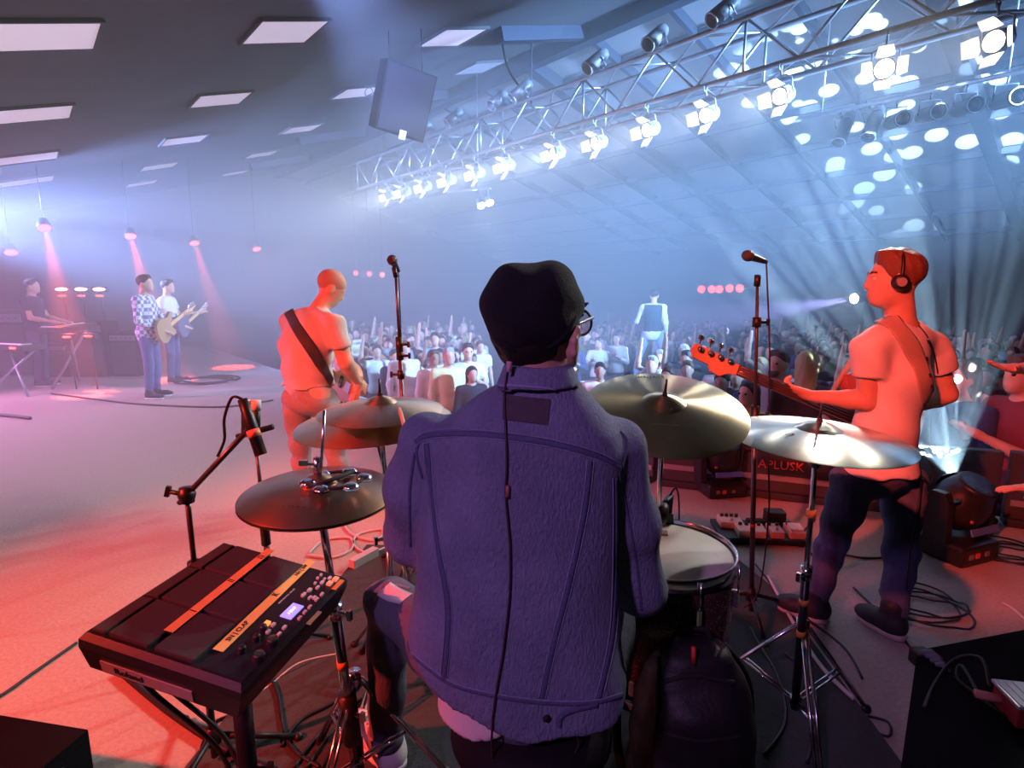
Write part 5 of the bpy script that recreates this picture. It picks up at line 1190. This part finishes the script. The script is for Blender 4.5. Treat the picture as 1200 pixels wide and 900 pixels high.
# electric bass: headstock, neck, body
def bass_guitar(name, label, tip, d, up, s, m_body, m_neck, pegs=4, body=True, fin=None, L=1.12):
    tip = V(tip); d = V(d).normalized(); up = V(up); up = (up-d*up.dot(d)).normalized(); n = d.cross(up)
    R = Matrix((d, up, n)).transposed(); q = lambda a, b, c=0: tip + R @ (V((a, b, c))*s)
    t = thing(name, label, 'guitar', q(L*.8, 0))
    hs = [q(0, .01), q(.01, .035), q(.06, .038), q(.20, .022), q(.235, .022), q(.235, -.022), q(.2, -.03), q(.16, -.055), q(.12, -.05), q(.1, -.028), q(.02, -.022)]
    MB().prism(hs, n*-.007*s, n*.007*s).build('headstock', m_neck, t)
    for k in range(pegs):
        a = .035+.05*k*(4/pegs); tb = MB().cyl(q(a, .02, -.02), q(a, .02, .02), .012*s, n=10).build('tuner', M_chrome, t)
        MB().cyl(q(a, .035, -.012), q(a, .062, -.012), .004*s, n=8).ball(q(a, .072, -.012), .016*s, 10, (1, .8, .45), R).build('tuner_peg', M_chrome, tb)
    MB().prism([q(.23, .021), q(.23, -.021), q(L*.78, -.03), q(L*.78, .03)], n*-.014*s, n*.006*s).build('neck', m_neck, t)
    MB().prism([q(.235, .021), q(.235, -.021), q(L*.82, -.03), q(L*.82, .03)], n*.006*s, n*.011*s).build('fingerboard', fin or mat('rosewood', (.10, .05, .035), .6), t)
    if body:
        o = L*.66; pts = [(0, .16), (.05, .19), (.1, .165), (.16, .14), (.24, .16), (.34, .175), (.43, .14), (.47, .05), (.47, -.06), (.43, -.15), (.34, -.19), (.25, -.17), (.19, -.135), (.13, -.15), (.085, -.165), (.06, -.14), (.09, -.07), (.12, -.03), (.12, .035), (.07, .08), (.03, .11)]
        P = smooth_path([V((a+o, b, 0)) for a, b in pts+[pts[0]]], 4)[:-1]
        MB().prism([q(p.x, p.y) for p in P], n*-.024*s, n*.018*s).build('body', m_body, t)
        MB().box(q(o+.37, 0, .026), (.08*s, .08*s, .016*s), R, .003).build('bridge', M_chrome, t); MB().box(q(o+.25, 0, .024), (.04*s, .09*s, .012*s), R, .003).build('pickup', M_black, t)
        for k in range(pegs): MB().tube([q(.24, -.015+.03*k/(pegs-1), .014), q(o+.37, -.02+.04*k/(pegs-1), .033)], .0014*s, 4).build('string', M_chrome, t)
        for a, b in ((.38, -.12), (.33, -.14)): MB().cyl(q(o+a, b, .018), q(o+a, b, .034), .012*s, n=10).build('knob', M_chrome, t)
    return t
M_maple = mat('maple', (.75, .45, .25), .4, var=.1, scale=20)
bass_guitar('bass_guitar', 'electric bass with pale maple headstock held by the man with headphones', pix(809, 411, 2.44), neckd, (-.05, .1, 1), 1.05, mat('bass_red', (.45, .08, .05), .3), M_maple, L=1.13)
MB().tube([pix(1004, 415, 2.52), pix(988, 438, 2.6), pix(973, 464, 2.62)], [.014, .014, .012], 8).build('strap_front', mat('strap_leather'), root)

# --- guitarist in the T-shirt with bowed head ------------------------------------------
fg = V((.62, .78, 0)).normalized(); HG = V((.72, .38, -.58)).normalized()
J = joints((-1.33, 3.8, 0), fg, 1.80, head=pix(388, 337, 3.86), headf=HG, headu=V((.45, .2, 1)).normalized(), neck=pix(371, 361, 3.80), chest=pix(359, 405, 3.80), pelvis=pix(362, 462, 3.8),
           shL=pix(340, 374, 3.92), elL=pix(348, 425, 4.05), wrL=pix(372, 440, 4.22), shR=pix(391, 378, 3.68), elR=pix(405, 424, 3.70), wrR=pix(419, 447, 3.92),
           hipL=pix(347, 480, 3.84), knL=pix(354, 540, 3.9), hipR=pix(385, 480, 3.78), knR=pix(396, 540, 3.8))
J['anL'] = V((J['knL'].x+.01, 3.86, .09)); J['anR'] = V((J['knR'].x+.03, 3.74, .09)); J['toeL'] = J['anL']+V((.08, .14, -.05)); J['toeR'] = J['anR']+V((.1, .13, -.05))
J['hdR'] = (V((.35, .6, -.6)), V((-.6, .5, -.2)), .5)
gp = person('heavy-set guitarist with bowed shaved head in a T-shirt under red light', J, M_skin, fat=1.28, shirt=mat('tee_grey', (.50, .48, .48), .9, var=.08, scale=40), sleeve=.62, hem=pix(362, 458, 3.6).z, pants=mat('jean_grey', (.27, .26, .27), .85, var=.3, scale=60, bump=.3), shoes=mat('shoe_black'), hair=mat('stubble', (.44, .24, .18), .7, var=.2, scale=120), hairstyle='buzz', vox=.013, cloth_vox=.013, fold=.010, arm_r=1.25)
S = Surf(gp['shirt']); root = gp['root']
st, sn = S.line([(341, 344), (336, 356), (340, 368), (352, 390), (372, 420), (388, 448)], 12, .006)
if len(st) > 4: MB().tube(st, .036, 10, flat=(sn, .12)).build('guitar_strap', mat('strap_dark', (.03, .03, .033), .7), root, 'dark guitar strap across the back')
bass_guitar('electric_guitar', 'electric guitar hanging before the guitarist with the bowed head', pix(346, 402, 4.7), (pix(412, 455, 3.98)-pix(346, 402, 4.7)), (.1, .2, 1), .98, mat('guitar_orange', (.8, .3, .14), .35), M_maple, 6, L=1.0)

# --- performer whose arms reach in at the edge of the stage -----------------------------
J = joints((3.05, 2.62, 0), (-.95, -.3), 1.72)
J['shR'] = V((2.98, 2.82, 1.38)); J['shL'] = V((3.0, 2.43, 1.38))
J['elR'] = pix(1240, 428, 2.62); J['wrR'] = pix(1194, 432, 2.55); J['elL'] = pix(1245, 560, 2.45); J['wrL'] = pix(1212, 572, 2.42)
J['hdR'] = (V((-1, -.05, .08)), V((.1, -.2, 1)), .25); J['hdL'] = (V((-1, .1, -.03)), V((.05, -.2, -1)), .15)
person('performer with both arms stretched out beside the black case', J, M_skin, shirt=M_tee, sleeve=1.6, pants=M_jean, shoes=mat('shoe_black'), hair=M_dhair, vox=.013, fold=.003)

# --- far performers --------------------------------------------------------------------
M_plaid = mat('plaid_shirt', (.6, .6, .68), .85); nt = M_plaid.node_tree; tcn = nt.nodes.new('ShaderNodeTexCoord'); ck = nt.nodes.new('ShaderNodeTexChecker'); ck.inputs['Scale'].default_value = 19; ck.inputs[1].default_value = (.75, .74, .8, 1); ck.inputs[2].default_value = (.16, .2, .38, 1)
nt.links.new(tcn.outputs['Object'], ck.inputs[0]); nt.links.new(ck.outputs[0], nt.nodes['Principled BSDF'].inputs['Base Color'])
def far_guitarist(base, f, lab, glab, shirt, pants, H, gcol, **kw):
    b = V(base); f = V(f).normalized(); r = V((f.y, -f.x, 0)); z = V((0, 0, 1)); k = H/1.76
    J = joints(b, f, H, elR=b+r*.27*k+f*.02+z*1.12*k, wrR=b+r*.08*k+f*.24+z*.98*k, elL=b-r*.27*k+f*.05+z*1.14*k, wrL=b-r*.42*k+f*.3+z*1.18*k)
    o = person(lab, J, M_skin, shirt=shirt, pants=pants, shoes=mat('shoe_black'), hair=M_dhair, vox=.02, hands=False, **kw)
    tip = b-r*.75*k+f*.36+z*1.32*k; end = b+r*.3*k+f*.22+z*.9*k
    bass_guitar('acoustic_guitar', glab, tip, end-tip, z, .95, mat(gcol[0], gcol[1], .35), M_maple, 6, L=1.0)
    return o
far_guitarist(pixz(182, 466), (.97, .12, 0), 'guitarist in a checked shirt and jeans on the far stage', 'acoustic guitar held by the man in the checked shirt', M_plaid, mat('jean_mid', (.12, .14, .3), .85, var=.3, scale=40), 1.78, ('acoustic_top', (.45, .3, .18)), sleeve=1.85, hem=.80)
far_guitarist(pixz(206, 448), (.97, .15, 0), 'musician in a pale short-sleeved shirt behind the checked-shirt guitarist', 'dark guitar held by the musician in the pale shirt', M_tee, M_jean, 1.74, ('guitar_dark', (.12, .14, .2)), sleeve=.55)
# keyboard player, keyboards, backline
def far_person(base, f, lab, shirt, H=1.75, pants=M_jean, **kw):
    b = V(base); f = V(f).normalized(); r = V((f.y, -f.x, 0)); z = V((0, 0, 1)); k = H/1.76
    J = joints(b, f, H, elR=b+r*.25*k+f*.06+z*1.13*k, wrR=b+r*.16*k+f*.33+z*1.06*k, elL=b-r*.25*k+f*.06+z*1.13*k, wrL=b-r*.16*k+f*.33+z*1.06*k)
    return person(lab, J, M_skin, shirt=shirt, sleeve=.6, pants=pants, shoes=mat('shoe_black'), hair=M_dhair, vox=.02, hands=False, **kw)
M_dtee = mat('tee_dark', (.03, .025, .05), .9)
kb = pixz(52, 452); kf = V((.9, .25, 0)).normalized()
far_person(kb, kf, 'keyboard player in dark clothes standing at the keyboard', M_dtee)
def keyboard(c, f, lab, L=1.25, h=.95):
    c = V(c); f = V(f).normalized(); r = V((f.y, -f.x, 0)); R = Matrix((r, f, V((0, 0, 1)))).transposed(); t = thing('stage_keyboard', lab, 'keyboard', c); q = lambda a, b, z: c + R @ V((a, b, z))
    MB().box(q(0, 0, h), (L, .32, .09), R, .012).build('case', M_black, t); MB().box(q(0, -.07, h+.05), (L*.9, .14, .016), R).build('white_keys', M_white, t)
    for k in range(18): MB().box(q(-L*.43+k*L*.05, -.04, h+.063), (.014, .08, .012), R).build('black_key', M_black, t)
    for s in (-1, 1):
        MB().tube([q(s*.45, -.15, .01), q(-s*.3, .12, h-.05)], .02, 8).build('stand_leg', M_can, t)
    MB().box(q(.3, -.17, h+.0), (.12, .012, .03), R).build('lit_button', M_redl, t)
    return t
k1 = kb + kf*.46; keyboard(k1, kf, 'stage keyboard with white keys before the keyboard player')
keyboard(pixz(8, 462)+V((.1, .1, 0)), (.3, .9, 0), 'second low keyboard with chrome edge at the stage side', 1.0, .72)
# amplifiers and drape behind the keyboard player
def amp(P, w_, d_, h_, yaw, lab):
    t = thing('amplifier', lab, 'amplifier', P); R = rotm(0, 0, yaw); c = V(P)
    MB().box(c+V((0, 0, h_/2+.005)), (w_, d_, h_), R, .02).build('cabinet', M_case, t); MB().box(c+R @ V((0, -d_/2-.006, 0))+V((0, 0, h_*.42)), (w_*.9, .014, h_*.7), R, .005).build('grille', mat('speaker_grille'), t)
    MB().box(c+R @ V((0, -d_/2-.006, 0))+V((0, 0, h_*.88)), (w_*.9, .02, h_*.12), R, .004).build('control_strip', M_can, t)
    for k in range(5): MB().cyl(c+R @ V((-w_*.35+k*w_*.17, -d_/2-.01, h_*.88)), c+R @ V((-w_*.35+k*w_*.17, -d_/2-.03, h_*.88)), .015, n=8).build('knob', M_black, t)
for (px, py, w_, h_, lab) in [(118, 440, .58, 1.0, 'tall black amplifier cabinet beyond the keyboard'), (75, 440, .58, .6, 'small black amplifier behind the keyboard'), (158, 439, .5, .8, 'black amplifier beside the checked-shirt guitarist'), (28, 438, .66, 1.2, 'large dark cabinet behind the keyboard player')]:
    amp(pixz(px, py), w_, .45, h_, .0, lab)
for i, (px, lab) in enumerate(((74, 'first'), (97, 'middle'), (118, 'last'))):
    P = pix(px, 339, 10.6); t = thing('light_bar', 'bright pink light bar in the row of three behind the keyboard', 'stage light', P, 'row of pink light bars')
    MB().box(P, (.28, .08, .10), None, .015).build('housing', M_black, t); MB().ball(P+V((0, -.045, 0)), .055, 12, (2.2, .5, .6)).build('lens', M_pinkl, t); MB().cyl(P-V((0, 0, .05)), V((P.x, P.y, .02)), .015, n=8).build('pole', M_black, t)
    P2 = P-V((0, .0, .12)); MB().ball(P2+V((0, -.05, 0)), .04, 10, (2, .4, .5)).build('lower_lens', M_redl, t)
for px, py in ((78, 395), (103, 394)):
    P = pix(px, py, 8.6); t = thing('indicator_lamp', 'small red lamp glowing under the keyboard', 'lamp', P, 'red lamps under the keyboard'); MB().ball(P, .035, 10, (2, .5, .5)).build('bulb', M_redl, t); MB().box(P+V((0, .06, 0)), (.2, .08, .1), None, .01).build('housing', M_black, t); MB().cyl(P+V((0, .06, 0)), V((P.x, P.y+.06, .01)), .012, n=6).build('post', M_black, t)
# singer on the thrust platform
pf = pixw(763, 430, 8.9); pz_ = -.15
pu, pw_ = pf.dot(UA), 8.9
ptf = thing('thrust_platform', 'raised platform in the audience carrying the singer in the waistcoat', 'platform', uw(pu, 8.0, ZF))
MB().prism([uw(pu-.9, 6.4), uw(pu+.9, 6.4), uw(pu+.9, 10.0), uw(pu-.9, 10.0)], (0, 0, pz_-.12), (0, 0, pz_)).build('deck', mat('platform_deck', (.06, .06, .07), .5), ptf)
MB().prism([uw(pu-.86, 6.44), uw(pu+.86, 6.44), uw(pu+.86, 9.96), uw(pu-.86, 9.96)], (0, 0, ZF+.005), (0, 0, pz_-.12)).build('skirt', mat('platform_skirt', (.24, .24, .26), .8), ptf)
b = V((pf.x, pf.y, pz_)); f = V((.35, .94, 0)).normalized(); r = V((f.y, -f.x, 0)); z = V((0, 0, 1))
J = joints(b, f, 1.74, elL=b-r*.29+f*.05+z*1.12, wrL=b-r*.2+f*.28+z*1.22, hipL=b-r*.11+z*.9, hipR=b+r*.11+z*.9, knL=b-r*.22+z*.5, knR=b+r*.22+z*.5, anL=b-r*.3+z*.09, anR=b+r*.3+z*.09)
J['toeL'] = J['anL']+f*.16-r*.03-z*.05; J['toeR'] = J['anR']+f*.16+r*.03-z*.05
sg = person('singer in dark waistcoat and jeans seen from behind on the raised platform', J, M_skin, shirt=mat('shirt_white_f', (.8, .82, .85), .8), sleeve=1.8, hem=b.z+.78, pants=mat('jean_sky', (.25, .35, .55), .85), shoes=mat('shoe_black'), hair=M_dhair, vox=.018, hands=False)
B = Blob(); r0, f0, u0, M0 = basis(f); torso(B, dict(J, shL=J['neck'].lerp(J['shL'], .75), shR=J['neck'].lerp(J['shR'], .75)), .03, 1.0, M0, J['k']); B.cut(lambda P: (b.z+.88)-P[..., 2]); nk_ = J['neck'].z; B.cut(lambda P: P[..., 2]-nk_+.01)
link('waistcoat', B.mesh(.018, 'vest'), mat('vest_dark', (.03, .05, .07), .8), sg['root'])
# ------------------------------------------------------------------ the audience
AUD = []
def aud_variant(i, arms, hairstyle, H):
    z = V((0, 0, 1)); J = joints((0, 0, 0), (0, -1), H); k = H/1.76; b = V((0, 0, 0)); r = V((-1, 0, 0)); f = V((0, -1, 0))
    if arms == 'clap':
        for s, n in ((-1, 'L'), (1, 'R')): J['el'+n] = b+r*.25*s*k+f*.08+z*1.13*k; J['wr'+n] = b+r*.05*s*k+f*.3+z*1.27*k
    if arms == 'up':
        J['elR'] = b+r*.3*k+f*.1+z*1.5*k; J['wrR'] = b+r*.26*k+f*.15+z*1.78*k
    if arms == 'both':
        for s, n in ((-1, 'L'), (1, 'R')): J['el'+n] = b+r*.32*s*k+f*.1+z*1.45*k; J['wr'+n] = b+r*.3*s*k+f*.12+z*1.72*k
    o = person('x', J, M_skin, shirt=M_tee, sleeve=.6 if i % 2 else 1.7, pants=M_jean, hair=M_dhair, hairstyle=hairstyle, vox=.02, hands=False, fold=0, name='audience_proto')
    return o
protos = [aud_variant(0, 'down', 'short', 1.76), aud_variant(1, 'clap', 'short', 1.72), aud_variant(2, 'clap', 'long', 1.64), aud_variant(3, 'up', 'short', 1.78), aud_variant(4, 'down', 'long', 1.66), aud_variant(5, 'both', 'short', 1.74)]
PM = []
for o in protos:
    PM.append({k: o[k].data for k in ('body', 'shirt', 'pants', 'hair')})
    for ch in list(o['root'].children): bpy.data.objects.remove(ch)
    bpy.data.objects.remove(o['root'])
SHIRTS = [('white', (.75, .76, .74)), ('pale yellow', (.75, .72, .35)), ('black', (.02, .02, .03)), ('navy', (.03, .05, .14)), ('grey', (.28, .29, .32)), ('light blue', (.3, .45, .62)), ('maroon', (.2, .03, .05)), ('olive', (.14, .16, .07)), ('brown', (.16, .09, .05))]
HAIRS = [mat('aud_hair_black', (.012, .01, .01), .6), mat('aud_hair_brown', (.07, .035, .02), .6), mat('aud_hair_blond', (.4, .28, .13), .6), mat('aud_hair_grey', (.35, .34, .33), .6)]
HV = [1.76, 1.72, 1.64, 1.78, 1.66, 1.74]
POSE = ['standing with arms down', 'clapping', 'clapping, long-haired', 'with one raised arm', 'standing, long-haired', 'with both arms raised']
def audience(P, face, vi, si, hi, skin, label=None, group=None, zs=1., shirt=None, face_parts=False, beard=False):
    m = PM[vi]; o = bpy.data.objects.new('person', m['body']); COL.objects.link(o)
    o.location = P; o.rotation_euler = (0, 0, face); o.scale = (zs, zs, zs)
    sn, sc = SHIRTS[si]
    tag(o, label or 'audience member %s in a %s top' % (POSE[vi], sn), 'person', group or 'audience %s in %s' % (POSE[vi], sn))
    def part(n, key, mm):
        c = bpy.data.objects.new(n, m[key]); COL.objects.link(c); c.parent = o
        c.material_slots[0].link = 'OBJECT'; c.material_slots[0].material = mm
    o.material_slots[0].link = 'OBJECT'; o.material_slots[0].material = skin
    if face_parts:
        for s in (-1, 1):
            e = MB().ball((s*.032, -.112, 1.64*HV[vi]/1.76), .011, 8).build('eye', mat('eye_dark', (.02, .015, .015), .3), o, local=True)
        if beard:
            b = Blob().ell((0, -.098, 1.555*HV[vi]/1.76), (.05, .03, .045), None, 0).mesh(.012, 'beard'); link('beard', b, HAIRS[hi], o, local=True)
    part('shirt', 'shirt', shirt or mat('aud_'+sn.replace(' ', '_'), sc, .85)); part('jeans', 'pants', M_jean); part('hair', 'hair', HAIRS[hi])
    return o
def edge_gap(P):
    """signed distance of a point beyond the stage front (positive in the hall)"""
    best = 1e9
    for i in range(len(edge)-1):
        a, b = edge[i], edge[i+1]; ab = b-a; ap = V((P.x, P.y, 0))-a; t_ = max(0, min(1, ap.dot(ab)/ab.dot(ab))); d = (ap-ab*t_).length
        if d < best:
            best = d; n = V((-ab.y, ab.x, 0)).normalized(); sgn = 1 if ap.dot(n) > 0 else -1
    return best*sgn
stage_pt = V((0.5, 4, 0)); taken = []
def face_to(P, T): d = V(T)-V(P); return math.atan2(d.x, -d.y)
# people that stand out
uniq = [
 (342, 5.2, 'x')]
def named(px, py, Y, vi, si, hi, label, H, skin=M_skin, turn=None):
    """py: head-centre pixel row"""
    P = pix(px, py, Y); zs = (P.z+.02-ZF)/(1.635*H/1.76*1.0); zs = max(.6, min(1.25, zs*H/ [1.76, 1.72, 1.64, 1.78, 1.66, 1.74][vi]*1.76/H*(1.76/1.76)))
    B0 = V((P.x, P.y, ZF+.003)); taken.append(B0)
    return audience(B0, turn if turn is not None else face_to(B0, stage_pt), vi, si, hi, skin, label, None, zs, face_parts=True, beard='bearded' in label)
SHIRTS += [('orange', (.75, .28, .05)), ('yellow', (.8, .65, .12))]
named(914, 428, 5.6, 0, 4, 1, 'bearded man in a grey shirt looking up from the crowd', 1.76)
named(945, 440, 5.2, 4, 2, 2, 'blonde woman in black seen among the front crowd', 1.66, turn=2.6)
named(878, 470, 5.2, 2, 10, 0, 'person in a bright yellow top by the bass headstock', 1.7)
named(1163, 482, 4.6, 0, 9, 0, 'man in an orange shirt leaning at the stage barrier', 1.7)
named(1122, 503, 4.45, 4, 3, 1, 'child peering over the barrier beside the orange shirt', 1.1)
named(1190, 520, 4.15, 1, 6, 1, 'small child in maroon at the stage barrier', 1.1)
named(1122, 472, 5.0, 0, 0, 3, 'grey-haired man in white behind the barrier', 1.7)
named(730, 500, 6.0, 0, 4, 1, 'dark-haired person in grey before the thrust platform', 1.7)
named(705, 505, 6.2, 2, 2, 0, 'long-haired person in black before the thrust platform', 1.66)
named(548, 415, 8.3, 1, 0, 0, 'person in a bright white shirt clapping near the stage lip', 1.74)
cand = []
for iu in range(-10, 36):
    for iw in range(0, 20):
        P = uw(iu*.56 + RNG.uniform(-.14, .14) + (.28 if iw % 2 else 0), 3.9+iw*.62 + RNG.uniform(-.12, .12), ZF+.003)
        if edge_gap(P) < .55 or P.dot(WA) > 15.9 or P.y < 1: continue
        if abs(P.dot(UA)-pu) < 1.25 and 6.1 < P.dot(WA) < 10.3: continue
        d = V((P.x, P.y, .55))-CAM; dep = d.dot(CF)
        if dep < 3: continue
        sx = 600+FPX*d.x/dep; sy = 450-FPX*d.dot(CU)/dep
        if sx < 395 or sx > 1240 or (565 < sx < 670): continue
        if any((V(q)-P).length < .5 for q in taken): continue
        cand.append((dep, P, sx, sy))
cand.sort(key=lambda c: c[0])
for dep, P, sx, sy in cand[:285]:
    right = sx > 800
    vi = int(RNG.choice([0, 1, 2, 3, 4, 5], p=[.3, .22, .14, .14, .16, .04]))
    si = int(RNG.choice(9, p=[.1, .03, .28, .2, .14, .07, .07, .06, .05] if right else [.34, .22, .09, .08, .1, .1, .02, .03, .02]))
    audience(P, face_to(P, stage_pt)+RNG.uniform(-.35, .35), vi, si, int(RNG.choice(4, p=[.5, .3, .12, .08])), M_skin if RNG.random() < .7 else M_skin2, zs=RNG.uniform(.93, 1.06))
print('AUDIENCE', len(cand), min(len(cand), 285))
# ------------------------------------------------------------------ haze filling the hall, thick over the stage end and thin on the near side
HY = 3.3
def haze_mat(d):
    hz = bpy.data.materials.new('stage_haze'); hz.use_nodes = True; nt = hz.node_tree
    for n in list(nt.nodes): nt.nodes.remove(n)
    out = nt.nodes.new('ShaderNodeOutputMaterial'); vs_ = nt.nodes.new('ShaderNodeVolumeScatter')
    vs_.inputs['Color'].default_value = (.93, .96, 1, 1); vs_.inputs['Density'].default_value = d; vs_.inputs['Anisotropy'].default_value = .1
    nt.links.new(vs_.outputs[0], out.inputs['Volume']); hz.cycles.homogeneous_volume = True
    return hz
def clip(poly, n, c):
    """keep the part of a flat polygon where n.p >= c"""
    out = []
    for i in range(len(poly)):
        a, b = poly[i], poly[(i+1) % len(poly)]; da, db = n.dot(a)-c, n.dot(b)-c
        if da >= 0: out.append(a)
        if (da >= 0) != (db >= 0): out.append(a.lerp(b, da/(da-db)))
    return out
def haze(u0, u1, dens, lab):
    poly = [uw(u0, W0+.05), uw(u1, W0+.05), uw(u1, W1-.05), uw(u0, W1-.05)]; poly = clip(poly, V((0, 1, 0)), HY)
    mb = MB(); mb.prism(poly, (0, 0, ZF+.02), (0, 0, 5.3)); o = mb.build('haze', haze_mat(dens))
    b_ = bmesh.new(); b_.from_mesh(o.data); bmesh.ops.recalc_face_normals(b_, faces=b_.faces[:]); b_.to_mesh(o.data); b_.free()
    tag(o, lab, 'haze', kind='stuff')
for a, b, d, lab in ((U0+.05, 2.0, .014, 'thin blue haze over the near side of the hall'), (2.002, 3.5, .028, 'light blue haze behind the bass player'), (3.502, 5.0, .046, 'blue haze over the middle of the audience'), (5.002, U1-.05, .070, 'thick blue and violet haze over the far stage')):
    haze(a, b, d, lab)
